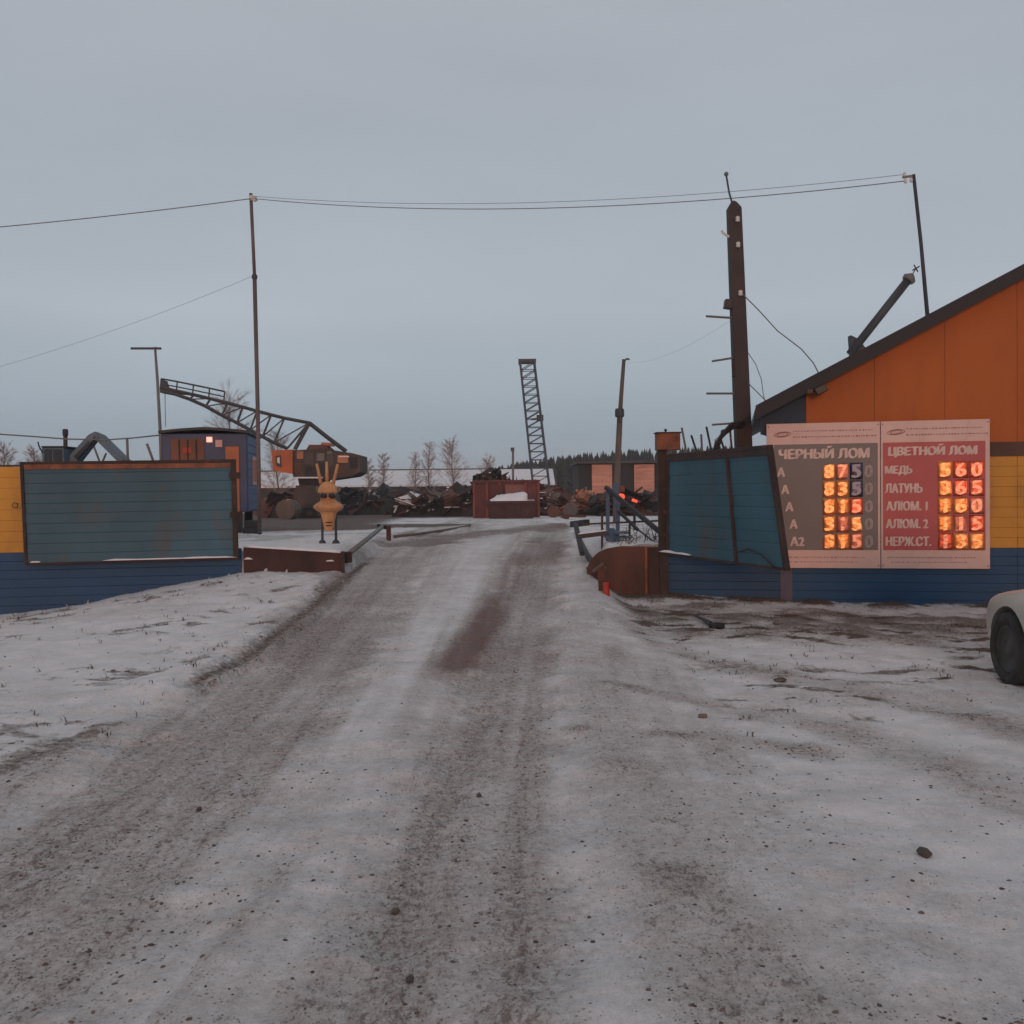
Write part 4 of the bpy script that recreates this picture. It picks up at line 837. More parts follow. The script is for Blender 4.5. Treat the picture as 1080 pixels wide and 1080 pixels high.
wire('overhead_wire', [P(u, v, 25) for u, v in ((-220, 452), (0, 458), (30, 460), (70, 463), (110, 464), (140, 462), (168, 459))], 0.018, 'wire', 'thick sagging cable just above the left fence ending at the T-shaped pole')
c = P(650, 545, 31.0); zc = hz(c.x, 31)
wp = thing('wooden_pole', (c.x, 31, zc), 'slender wooden pole with a clamp halfway up, right of the driveway', 'pole')
mb = MB(); mb.tube([Vector((c.x, 31, zc - 0.1)), P(651, 500, 31), P(654, 434, 31)], [0.11, 0.10, 0.085], 10); mb.build('lower_shaft', 'wood_grey', wp, smooth=True)
mb = MB(); mb.tube([P(653.5, 445, 30.95), P(655, 420, 30.95), P(658, 379, 30.95)], [0.07, 0.065, 0.055], 10); mb.build('upper_shaft', 'wood_grey', wp, smooth=True)
mb = MB(); mb.lathe(P(653.5, 440, 30.95), [(0.12, 0), (0.14, 0.04), (0.14, 0.2), (0.12, 0.26)], 10); mb.build('clamp', 'steel_dark', wp)
mb = MB(); mb.tube([P(658, 381, 30.95), P(661, 378.5, 30.95), P(664, 379, 30.95)], 0.03, 6); mb.build('hook', 'steel_dark', wp)

# ------------------------------------------------------------------ blue cabin (weigh house)
RZ = R(7); cf = P(261, 520, 23.0); cx = Vector((math.cos(RZ), math.sin(RZ), 0)); cy = Vector((-math.sin(RZ), math.cos(RZ), 0))
zg = hz(-5.6, 23); zb, ztop = P(261, 540, 23).z, P(261, 457, 23).z
CW, CD = 1.84, 2.2
def cpnt(x, y, z): return Vector((cf.x, cf.y, 0)) - cx * x + cy * y + Vector((0, 0, z))
cb = thing('site_cabin', cpnt(CW / 2, CD / 2, zg), 'dark blue weigh-house cabin on supports behind the left gate leaf', 'cabin')
def cbox(x0, x1, y0, y1, z0, z1, m, name, parent=None, bevel=0.0):
    mb = MB(); mb.hexa([cpnt(x1, y0, z0), cpnt(x0, y0, z0), cpnt(x0, y1, z0), cpnt(x1, y1, z0), cpnt(x1, y0, z1), cpnt(x0, y0, z1), cpnt(x0, y1, z1), cpnt(x1, y1, z1)]); return mb.build(name, m, parent or cb, bevel=bevel)
cbox(0, CW, 0, CD, zb, ztop, 'cabin', 'shell', bevel=0.02)
npn = 9; ph = (ztop - zb - 0.1) / npn
for k in range(npn): cbox(-0.018, 0.0, 0.06, CD - 0.06, zb + 0.05 + k * ph, zb + 0.05 + (k + 1) * ph - 0.012, 'cabin_side', 'side_board')
mb = MB(); hh = [0, 0.05, 0.08, 0.05, 0]
vs = [cpnt(-0.05 + (CW + 0.1) * i / 4, y, ztop + hh[i] + dz) for y in (-0.12, CD + 0.12) for dz in (0, 0.06) for i in range(5)]
fs = []
for i in range(4): fs += [(i, i + 1, i + 6, i + 5), (10 + i, 10 + i + 1, 15 + i + 1, 15 + i), (i, i + 1, 11 + i, 10 + i), (5 + i, 6 + i, 16 + i, 15 + i)]
fs += [(0, 5, 15, 10), (4, 9, 19, 14)]
mb.add(vs, fs); mb.build('roof', 'rail_dark', cb)
def cpx(u, v):
    q = on_plane(u, v, cpnt(0, 0, 1), -cy); return (Vector((cf.x, cf.y, 0)) - Vector((q.x, q.y, 0))).dot(cx), q.z
def cfront(u0, v0, u1, v1, m, name, y=0.02, parent=None):
    a, b = cpx(u0, v1), cpx(u1, v0); return cbox(b[0], a[0], -y, 0.0, a[1], b[1], m, name, parent)
sh = cfront(181, 463, 215, 500, 'door_brown', 'shutter')
for u in (189, 198, 207): cfront(u, 464, u + 0.8, 499, 'rust_dark', 'batten', 0.035, sh)
cfront(193, 472, 202, 478, 'red', 'notice', 0.032); cfront(227.5, 464, 234.5, 471.5, 'pink', 'notice', 0.03)
lm = cfront(218.5, 461, 224, 466.5, 'lamp_pink', 'porch_lamp', 0.09)
dr = cfront(239, 471, 252, 540, 'door_orange', 'door', 0.03); cfront(241, 505, 242.5, 508, 'steel', 'handle', 0.06, dr)
wz0, wz1 = zb + 0.62, zb + 1.28
wf = cbox(-0.035, -0.0185, 0.75, 1.65, wz0, wz1, 'pink', 'window_frame'); cbox(-0.042, -0.036, 0.85, 1.55, wz0 + 0.08, wz1 - 0.08, 'door_orange', 'window_blind', wf)
for x in (0.15, CW - 0.25):
    for y in (0.1, CD - 0.3): cbox(x, x + 0.18, y, y + 0.2, zg - 0.05, zb, 'rail_dark', 'support')
cbox(-0.3, 0.05, -0.5, 0.0, zg - 0.02, zg + 0.12, 'rail_dark', 'step'); cbox(-0.25, 0.05, -0.25, 0.0, zg + 0.12, zg + 0.28, 'rail_dark', 'step')

# ------------------------------------------------------------------ yellow scrap sculpture
sq = G(347, 572.5); SD = sq.y; pxm = SD / 1080
ys_ = thing('scrap_sculpture', sq, 'yellow welded scrap figure with dark goggles and three upright spikes', 'sculpture')
def sp2(u, v, dy=0.0): return P(u, v, SD + dy)
def lath(cu, rows, name, m, sy=0.85, n=22):
    base = sp2(cu, 540); mb = MB(); prof = [(hw * pxm, sp2(cu, v).z - base.z) for hw, v in rows]; mb.lathe(base, prof, n, 1, sy); return mb.build(name, m, ys_, smooth=n > 16)
body = lath(346.5, [(3.5, 560), (5.0, 557), (6.6, 549), (8.2, 542), (9.2, 540)], 'tapered_body', 'sculpt', n=8)
lath(346.5, [(8.5, 540.5), (13.5, 538), (16, 535.5), (16, 533.5), (13, 531), (9.5, 529.0), (8.0, 527)], 'collar', 'sculpt', 0.7, n=14)
lath(346.0, [(7.5, 527.5), (8.2, 523), (8.2, 519)], 'face', 'sculpt', 0.9)
lath(346.0, [(10.8, 519.5), (10.8, 518), (9.6, 514), (7.5, 510.6), (4.2, 508.4), (0.8, 507.8)], 'helmet', 'sculpt', 0.9, n=12)
for u in (341.3, 350.2):
    mb = MB(); mb.lathe((0, 0, 0), [(0.003, -0.03), (0.05, -0.02), (0.052, 0.06)], 12); q = sp2(u, 523, -0.13); mb.v = [q + Vector((v.x * 1.15, v.z, v.y * 0.85)) for v in mb.v]; mb.build('goggle', 'black', ys_, smooth=True)
mb = MB(); mb.beam(sp2(337.5, 520.8, -0.13), sp2(354.5, 520.8, -0.13), 0.02, 0.02); mb.build('goggle_bar', 'steel', ys_)
for u in (334.8, 357.6): mb = MB(); mb.tube([sp2(u, 518, 0.02), sp2(u, 513, 0.02)], 0.026, 8); mb.build('ear_stub', 'steel', ys_)
for (u0, v0, u1, v1) in ((338.5, 510, 334.0, 489), (345.0, 508.5, 344.4, 487), (351.5, 510, 356.2, 489.5)):
    mb = MB(); mb.tube([sp2(u0, v0), sp2((u0 + u1) / 2, (v0 + v1) / 2), sp2(u1, v1)], [0.030, 0.026, 0.022], 8); mb.build('spike', 'sculpt', ys_, smooth=True)
for u in (340.0, 354.3):
    mb = MB(); q = sp2(u, 572); mb.tube([Vector((q.x, SD, hz(q.x, SD) - 0.05)), sp2(u, 528, 0.08)], 0.022, 8); mb.build('leg', 'steel_dark', ys_)
    mb = MB(); mb.lathe(Vector((q.x, SD, hz(q.x, SD))), [(0.07, -0.02), (0.05, 0.03), (0.03, 0.05)], 10); mb.build('foot', 'steel_dark', ys_)
mb = MB()
for v in (551, 554.5): mb.beam(sp2(343.5, v, -0.115), sp2(350, v, -0.115), 0.012, 0.02)
mb.build('welded_mouth', 'rust_dark', ys_)

# ------------------------------------------------------------------ barrier pole and pipe at the left edge of the drive
p0, p1 = G(366, 594, 0.10), G(404, 566, 0.20)
bb = thing('barrier_pole', G(366, 595), 'grey barrier pole lying from the rusty plate up to a short rusty post', 'barrier')
mb = MB(); mb.tube([p0, p0.lerp(p1, 0.5), p1], 0.042, 10); mb.build('pole', 'steel', bb, smooth=True)
q = G(410, 569); mb = MB(); mb.beam(q - Vector((0, 0, 0.1)), q + Vector((0, 0, 0.27)), 0.085, 0.085); mb.build('rest_post', 'rust', bb, bevel=0.006)
mb = MB(); mb.beam(p1 + Vector((-0.10, -0.02, 0.02)), q + Vector((0.02, 0, 0.22)), 0.05, 0.07); mb.build('fork', 'rust_dark', bb)
mb = MB(); mb.box(p0 - Vector((0, 0, 0.03)), (0.14, 0.14, 0.16)); mb.build('pivot', 'rust_dark', bb, bevel=0.01)
mb = MB(); mb.tube(gpts([(416, 567), (440, 564.5), (470, 560), (496, 555)], 0.02), 0.030, 8); o = mb.build('steel_pipe', 'wood_grey', None, smooth=True); tag(o, 'long dark pipe lying on the snow beyond the barrier post', 'pipe')

# ------------------------------------------------------------------ slewing crane at the left
D = 56.0; zg = hz(-12, D); k_ = D / 1080
cr = thing('slewing_crane', P(332, 545, D), 'dark lattice boom crane with an orange cab behind the yellow sculpture', 'crane')
W2 = 0.7
def cl(u, v, s=0): return P(u, v, D + s * W2)
def cquad(pts, y0, y1, m, name, parent=None):
    mb = MB(); a = [P(u, v, D + y0) for u, v in pts]; mb.prism(a, (0, y1 - y0, 0)); return mb.build(name, m, parent or cr)
cquad([(309, 503), (309, 475), (340, 473), (372, 478), (379, 480), (379, 498), (372, 502), (345, 506)], -1.5, 1.5, 'crane_house', 'machine_house')
cab = cquad([(288, 496), (286, 475), (308.5, 474), (308.5, 500)], -1.6, 0.2, 'crane_orange', 'cab'); 
cquad([(290.5, 481), (291, 491), (297, 493), (296, 480)], -1.64, -1.58, 'glass', 'window', cab); cquad([(292.2, 483), (292.5, 488), (295, 489), (294.8, 482)], -1.68, -1.645, 'ceramic', 'sticker', cab)
for (u0, v0, u1, v1, m, nm) in ((313, 476, 320, 484, 'scrap4', 'hatch'), (321, 478, 331, 490, 'black', 'vent'), (344, 480, 352, 492, 'black', 'vent'), (356, 480, 367, 488, 'scrap4', 'hatch')):
    cquad([(u0, v1), (u0, v0), (u1, v0), (u1, v1)], -1.54, -1.49, m, nm)
for (u0, v0, u1, v1, m, nm) in ((311, 488, 318, 500, 'scrap2', 'panel'), (322, 492, 333, 502, 'scrap1', 'panel'), (334, 478, 342, 486, 'scrap3', 'panel'), (334, 488, 343, 500, 'scrap1', 'louvre'), (353, 490, 362, 500, 'scrap2', 'panel'), (369, 482, 377, 494, 'scrap1', 'counterweight_plate'), (326, 480, 330, 483, 'ceramic', 'lamp'), (345, 476, 350, 479, 'scrap3', 'lamp')):
    cquad([(u0, v1), (u0, v0), (u1, v0), (u1, v1)], -1.525, -1.49, m, nm)
for (u0, v0, u1, v1) in ((313, 503, 340, 504.5), (357, 481, 368, 482.2)):
    cquad([(u0, v1), (u0, v0), (u1, v0), (u1, v1)], -1.62, -1.45, 'snow', 'snow')
cquad([(316, 514), (314, 504), (342, 504), (340, 514)], -1.0, 1.0, 'scrap1', 'slewing_ring')
cquad([(308, 540), (312, 512), (344, 512), (352, 540)], -1.6, 1.6, 'crane_house', 'undercarriage')
for s in (-1.5, 1.5):
    mb = MB(); pts = [(300, 546), (297, 541), (301, 536), (352, 536), (356, 541), (352, 546)]; a = [P(u, v, D + s - 0.25) for u, v in pts]; mb.prism(a, (0, 0.5, 0)); mb.build('crawler_track', 'scrap1', cr)
for u in (303, 314, 326, 338, 350):
    mb = MB(); q = P(u, 541, D - 1.78); mb.tube([q, q + Vector((0, 0.1, 0))], 0.17, 10); mb.build('track_roller', 'scrap2', cr)
cquad([(323, 474), (326, 469), (342, 469), (348, 474)], -0.8, 0.8, 'scrap2', 'winch_cover'); cquad([(338, 470), (339, 466.5), (349, 467), (350, 470)], -0.5, 0.5, 'scrap4', 'winch')
# boom: two parallel trusses
top = [(170, 409), (187, 412.5), (205, 416.5), (222, 420.5), (240, 425), (256, 429.3), (271, 433.5), (286, 437.5), (300, 441), (326, 446)]
bot = [(172, 413), (184, 415.5), (200, 421), (217, 428.5), (234, 438), (250, 446), (264, 453.5), (277, 460.5), (289, 467), (303, 473)]
bm_ = MB()
for s in (-1, 1):
    bm_.tube([cl(u, v, s * (0.45 + 0.55 * i / 9)) for i, (u, v) in enumerate(top)], 0.105, 6)
    bm_.tube([cl(u, v, s * (0.45 + 0.55 * i / 9)) for i, (u, v) in enumerate(bot)], 0.105, 6)
bm_.build('chords', 'crane_grey', cr)
for i, ((a, b), (c, d)) in enumerate(zip(top, bot)):
    f = 0.45 + 0.55 * i / 9
    for s in (-1, 1):
        mb = MB(); mb.beam(cl(a, b, s * f), cl(c, d, s * f), 0.12 if i > 2 and i % 2 else 0.07, 0.09); mb.build('strut', 'crane_grey', cr)
        if i < 9:
            a2, b2 = top[i + 1]; c2, d2 = bot[i + 1]; f2 = f + 0.061
            mb = MB(); mb.beam(cl(c, d, s * f), cl(a2, b2, s * f2), 0.06); mb.build('diagonal', 'crane_grey', cr)
    mb = MB(); mb.beam(cl(a, b, -f), cl(a, b, f), 0.08); mb.beam(cl(c, d, -f), cl(c, d, f), 0.08); mb.build('cross_tie', 'crane_grey', cr)
for s in (-1, 1):
    mb = MB(); mb.tube([cl(326, 446, s), cl(345, 461, s), cl(365, 476, s)], 0.13, 6); mb.build('back_stay', 'crane_grey', cr)
    mb = MB(); mb.beam(cl(326, 446, s), cl(311, 474, s), 0.22, 0.18); mb.build('gantry_leg', 'crane_grey', cr)
cquad([(168.5, 414), (169, 400.5), (171.5, 400.5), (173.5, 407), (188, 412), (185, 417)], -0.4, 0.4, 'crane_grey', 'boom_head')
rl_ = [(170, 399.5), (187, 402.5), (204, 406), (221, 409.5), (237, 413)]
for s in (-0.5, 0.5):
    mb = MB(); mb.tube([cl(u, v, s) for u, v in rl_], 0.048, 5); mb.tube([cl(u, v + 5.5, s) for u, v in rl_], 0.036, 5); mb.build('walkway_rail', 'crane_grey', cr)
    for u, v in rl_:
        mb = MB(); mb.beam(cl(u, v, s), cl(u - 1.0, v + 11.5, s), 0.06); mb.build('rail_post', 'crane_grey', cr)
mb = MB(); mb.tube([cl(174, 412), cl(174.5, 450)], 0.02, 4); mb.build('hoist_rope', 'wire', cr)

# ------------------------------------------------------------------ tall lattice mast
D2 = 76.0
ms = thing('lattice_mast', P(573, 520, D2), 'tall blue-grey lattice boom standing almost upright behind the red container', 'crane boom')
def mp_(t, a, b): # t 0 bottom..1 top; a across, b depth
    c0, c1 = P(574.5, 545, D2), P(556, 382, D2); hw = 0.62 - 0.10 * t; return c0.lerp(c1, t) + Vector((a * hw, b * 0.55, 0))
for a in (-1, 1):
    for b in (-1, 1):
        mb = MB(); mb.tube([mp_(0, a, b), mp_(0.5, a, b), mp_(1, a, b)], 0.085, 6); mb.build('chord', 'mast_blue', ms)
nb = 19
for i in range(nb):
    t0, t1 = i / nb, (i + 1) / nb
    mb = MB()
    for b in (-1, 1):
        a = 1 if i % 2 else -1
        mb.beam(mp_(t0, -1, b), mp_(t1, 1, b), 0.06)
        mb.beam(mp_(t1, -1, b), mp_(t1, 1, b), 0.05)
    for a in (-1, 1): mb.beam(mp_(t0, a, -1), mp_(t1, a, 1), 0.06)
    mb.build('brace', 'mast_blue', ms)
mb = MB(); q = P(569.5, 441, D2); mb.box(q, (0.5, 0.5, 0.45)); mb.beam(q, P(560, 442, D2), 0.1); mb.build('lamp_box', 'steel_dark', ms)
mb = MB(); q = P(556, 382, D2); mb.box(q + Vector((0, 0, 0.05)), (1.3, 1.2, 0.25)); mb.tube([P(548, 385, D2), P(550, 379.5, D2)], 0.12, 6); mb.build('head_sheave', 'steel_dark', ms)
c = P(541, 520, 84); tp2 = thing('far_post', (c.x, 84, 0.3), 'thin distant post left of the lattice mast', 'post')
mb = MB(); mb.tube([Vector((c.x, 84, 0.2)), P(541, 473, 84)], 0.11, 6); mb.build('shaft', 'steel', tp2); mb = MB(); mb.box(P(540.5, 474, 84), (0.3, 0.2, 0.3)); mb.build('cap', 'steel_dark', tp2)

# ------------------------------------------------------------------ digger behind the left fence
D3 = 27.0
ex = thing('digger', P(85, 555, D3), 'blue-grey digger with folded arm showing above the left fence', 'digger')
def eq(pts, y0, y1, m, name, parent=None, bevel=0.03):
    mb = MB(); mb.prism([P(u, v, D3 + y0) for u, v in pts], (0, y1 - y0, 0)); return mb.build(name, m, parent or ex, bevel=bevel)
eq([(66, 488), (93, 458.5), (99, 455.5), (104, 461), (98, 465), (80, 488)], -0.18, 0.18, 'exc_blue', 'boom', bevel=0.008)
eq([(99, 455), (107, 458.5), (135, 486), (131, 490), (124, 487), (101, 464)], -0.14, 0.14, 'exc_blue', 'stick', bevel=0.008)
eq([(122, 486), (134, 485), (143, 505), (136, 524), (118, 528), (122, 512)], -0.45, 0.45, 'steel_dark', 'bucket', bevel=0.02)
mb = MB(); mb.tube([P(80, 483, D3 - 0.22), P(95, 467, D3 - 0.22)], 0.07, 8); mb.build('ram', 'steel_dark', ex); mb = MB(); mb.tube([P(93, 469, D3 - 0.22), P(99, 460, D3 - 0.22)], 0.035, 8); mb.build('ram_rod', 'steel', ex)
cbm = eq([(45, 520), (44, 471.5), (67, 471.5), (68, 520)], -0.5, 0.7, 'exc_blue', 'cab', bevel=0.02)
eq([(47, 500), (46.5, 474), (54, 474), (54, 500)], -0.53, -0.49, 'glass', 'window', cbm, 0); eq([(56, 500), (56, 474), (65, 474), (65.5, 500)], -0.53, -0.49, 'glass', 'window', cbm, 0)
eq([(43, 472), (43, 470.3), (69, 470.3), (69, 472)], -0.55, 0.75, 'rail_dark', 'cab_roof')
eq([(40, 545), (38, 505), (130, 505), (128, 545)], -1.1, 1.1, 'exc_blue', 'engine_deck'); eq([(68, 506), (68, 488), (84, 486), (90, 506)], -0.3, 0.3, 'exc_blue', 'boom_foot')
mb = MB(); mb.tube([P(69, 500, D3 + 0.3), P(69, 461, D3 + 0.3), P(69, 453, D3 + 0.3)], 0.055, 10); mb.build('exhaust', 'black', ex); mb = MB(); mb.lathe(P(69, 460, D3 + 0.3), [(0.06, 0), (0.075, 0.05), (0.075, 0.16), (0.055, 0.19)], 10); mb.build('exhaust_cap', 'black', ex)
mb = MB(); mb.tube([P(45, 478, D3 - 0.5), P(41, 470, D3 - 0.6), P(40, 466, D3 - 0.6)], 0.018, 6); mb.build('mirror_arm', 'black', ex)
for s in (-1.0, 1.0):
    mb = MB(); mb.prism([P(u, v, D3 + s - 0.25) for u, v in ((36, 562), (32, 553), (38, 545), (130, 545), (136, 553), (132, 562))], (0, 0.5, 0)); mb.build('crawler_track', 'scrap1', ex, bevel=0.04)
for (u0, v0, u1, v1, d, lb) in ((134, 462, 135, 490, 24, 'thin upright grey stake above the left fence'), (155, 468, 163, 490, 24, 'grey stake leaning left, beside the blue cabin'), (98, 468, 107, 492, 30, 'bent grey bar under the digger arm'), (112, 478, 106, 492, 30, 'short grey bar leaning right under the digger arm')):
    a, b = P(u0, v0, d), P(u1, v1, d); dd = (b - a).normalized(); end = a + dd * ((a.z - 0.7) / -dd.z)
    mb = MB(); mb.tube([end, a], 0.03, 6); o = mb.build('stake', 'steel', None); tag(o, lb, 'stake', 'stakes behind the left fence')

# ------------------------------------------------------------------ far buildings
Dn = 96.0
a0, a1 = P(225, 511, Dn), P(582, 511, Dn); zr_, ze_ = P(480, 497, Dn + 5).z, P(480, 511.5, Dn).z
ls = thing('long_shed', ((a0.x + a1.x) / 2, Dn + 5, 0.3), 'long low shed with a snow-covered roof behind the scrap heaps', 'shed')
mb = MB(); mb.prism([(a0.x, Dn, 0.1), (a0.x, Dn + 10, 0.1), (a0.x, Dn + 10, ze_), (a0.x, Dn + 5, zr_ - 0.12), (a0.x, Dn, ze_)], (a1.x - a0.x, 0, 0)); mb.build('wall', 'shed_wall', ls)
for s in (0, 1):
    y0, y1 = (Dn - 0.4, Dn + 5) if s == 0 else (Dn + 10.4, Dn + 5)
    mb = MB(); mb.hexa([(a0.x - 0.3, y0, ze_ - 0.1), (a1.x + 0.3, y0, ze_ - 0.1), (a1.x + 0.3, y1, zr_), (a0.x - 0.3, y1, zr_), (a0.x - 0.3, y0, ze_ + 0.08), (a1.x + 0.3, y0, ze_ + 0.08), (a1.x + 0.3, y1, zr_ + 0.18), (a0.x - 0.3, y1, zr_ + 0.18)]); mb.build('snowy_roof', 'snow', ls)
mb = MB(); mb.beam((a0.x - 0.3, Dn + 5, zr_ + 0.2), (a1.x + 0.3, Dn + 5, zr_ + 0.2), 0.2, 0.12); mb.build('ridge_cap', 'dark_wall', ls)
mb = MB(); mb.beam((a1.x + 0.45, Dn - 0.5, ze_ - 0.3), (a1.x + 0.45, Dn + 5, zr_ + 0.1), 0.15, 0.5); mb.build('verge_board', 'dark_wall', ls)

Dd = 62.0
a0, a1 = P(610, 490, Dd), P(704, 490, Dd); zt_ = P(650, 488.5, Dd).z
ds = thing('dark_shed', ((a0.x + a1.x) / 2, Dd + 3, 0.3), 'dark flat-roofed shed with two sheet doors coloured orange-pink for the sunset they reflect', 'shed')
mb = MB(); mb.box(((a0.x + a1.x) / 2, Dd + 3, (zt_ + 0.1) / 2), (a1.x - a0.x, 6, zt_ - 0.1)); mb.build('wall', 'dark_wall', ds)
q = P(609, 487, Dd); mb = MB(); mb.box(((q.x + a1.x) / 2 + 0.1, Dd + 2.9, zt_ + 0.06), (a1.x - q.x + 0.4, 6.6, 0.16)); mb.build('roof', 'steel_dark', ds)
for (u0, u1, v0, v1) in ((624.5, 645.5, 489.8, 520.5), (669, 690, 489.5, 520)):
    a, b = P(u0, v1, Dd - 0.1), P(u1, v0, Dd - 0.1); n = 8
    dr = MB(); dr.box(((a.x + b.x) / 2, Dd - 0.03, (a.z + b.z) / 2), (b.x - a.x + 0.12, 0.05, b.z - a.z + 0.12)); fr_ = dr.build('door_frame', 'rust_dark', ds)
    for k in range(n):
        hh = (b.z - a.z) / n; mb = MB(); zc_ = a.z + (k + 0.5) * hh; mb.box(((a.x + b.x) / 2, Dd - 0.09, zc_), (b.x - a.x, 0.04, hh - 0.006), rot=Matrix.Rotation(R(rnd.uniform(-3, 3)), 3, 'X')); mb.build('door_sheet', 'glow_door', fr_)

# ------------------------------------------------------------------ containers
def container(u0, u1, v0, v1, d, dep, m, name, label, ribs, rot=0.0):
    a, b = P(u0, v1, d), P(u1, v0, d); zg = hz(a.x, d); w = b.x - a.x; h = b.z - zg; cxm = (a.x + b.x) / 2
    t = thing(name, (cxm, d + dep / 2, zg), label, 'container')
    wt = 0.06
    for nm, c, sz in (('front_wall', (cxm, d, zg + h / 2), (w, wt, h)), ('back_wall', (cxm, d + dep, zg + h / 2), (w, wt, h)), ('side_wall', (a.x + wt / 2, d + dep / 2, zg + h / 2 - 0.004), (wt, dep - wt, h - 0.008)), ('side_wall', (b.x - wt / 2, d + dep / 2, zg + h / 2 - 0.004), (wt, dep - wt, h - 0.008)), ('floor', (cxm, d + dep / 2, zg + 0.12), (w - 2 * wt, dep - wt, 0.1))):
        mb = MB(); mb.box(c, sz); mb.build(nm, m, t)
    for k in range(ribs + 1):
        x = a.x + 0.05 + (w - 0.1) * k / ribs; mb = MB(); mb.box((x, d - wt / 2 - 0.035, zg + h / 2), (0.10, 0.07, h - 0.02)); mb.build('rib', 'rib_red', t)
    mb = MB(); mb.box((cxm, d - 0.05, zg + h + 0.02), (w + 0.04, 0.16, 0.1)); mb.build('top_rail', m, t)
    return t, a, b, zg, h
ct, a, b, zg, h = container(499, 569, 507.5, 545, 47.5, 2.4, 'red_box', 'scrap_container', 'tall rusty red ribbed container heaped with scrap beside the lattice mast', 5)
for (u0, v0, u1, v1, m) in ((533, 511, 553, 523, 'pink_panel'), (518, 511, 530, 524, 'red_box')):
    q0, q1 = P(u0, v1, 47.4), P(u1, v0, 47.4); mb = MB(); mb.box(((q0.x + q1.x) / 2, 47.40, (q0.z + q1.z) / 2), (q1.x - q0.x, 0.05, q1.z - q0.z)); mb.build('patch_panel', m, ct)
sk = thing('scrap_skip', G(538, 548), 'low dark maroon skip filled with snow in front of the red container', 'container')
d0 = 43.8
def skq(u, v, dy): return P(u, v, d0 + dy)
zg = hz(0, d0)
fx0, fx1 = skq(513, 548, 0).x, skq(565, 548, 0).x; hh = skq(540, 530, 0).z; 
mb = MB(); mb.hexa([(fx0 + 0.12, d0, zg + 0.02), (fx1 - 0.1, d0, zg + 0.02), (fx1 - 0.1, d0 + 1.5, zg + 0.02), (fx0 + 0.12, d0 + 1.5, zg + 0.02), (fx0, d0 - 0.12, hh), (fx1, d0 - 0.12, hh), (fx1, d0 + 1.7, hh), (fx0, d0 + 1.7, hh)]); mb.build('body', 'skip', sk, bevel=0.02)
for k in range(4):
    x = fx0 + 0.1 + (fx1 - fx0 - 0.2) * k / 3; mb = MB(); mb.beam((x, d0 - 0.05, zg + 0.1), (x, d0 - 0.17, hh - 0.02), 0.08, 0.06); mb.build('rib', 'skip', sk)
mb = MB(); mb.beam((fx0 - 0.03, d0 - 0.14, hh), (fx1 + 0.03, d0 - 0.14, hh), 0.1, 0.09); mb.build('rim', 'skip', sk)
mb = MB(); vs = []; fs = []; nn = 14
for i in range(nn + 1):
    for j in range(9):
        X_, Y_ = i / nn, j / 8; e = min(1, 5 * min(X_, 1 - X_), 5 * min(Y_, 1 - Y_)); nz_ = float(vnoise(np.array([i * 0.7]), np.array([j * 0.8]), 5)[0])
        vs.append(Vector((fx0 + 0.03 + (fx1 - fx0 - 0.06) * X_, d0 - 0.1 + 1.75 * Y_, hh + 0.07 + e * (0.10 + 0.16 * nz_ + 0.20 * X_))))
for i in range(nn):
    for j in range(8): fs.append((i * 9 + j, i * 9 + 9 + j, i * 9 + 10 + j, i * 9 + j + 1))
mb.add(vs, fs); mb.build('snow', 'snow', sk, smooth=True)
for u, v, m in ((513.5, 531, 'red_box'), (560, 523, 'red_box')):
    mb = MB(); q = skq(u, v, -0.05); mb.box(q, (0.3, 0.2, 0.28)); mb.build('lifting_lug', m, sk)
q = G(504, 546); mb = MB(); mb.box((q.x, q.y, q.z + 0.25), (0.45, 0.5, 0.5)); mb.box((q.x, q.y, q.z + 0.52), (0.5, 0.55, 0.05)); o = mb.build('steel_crate', 'red_box', None, bevel=0.02); tag(o, 'small maroon steel box on the ground left of the snow-filled skip', 'box')

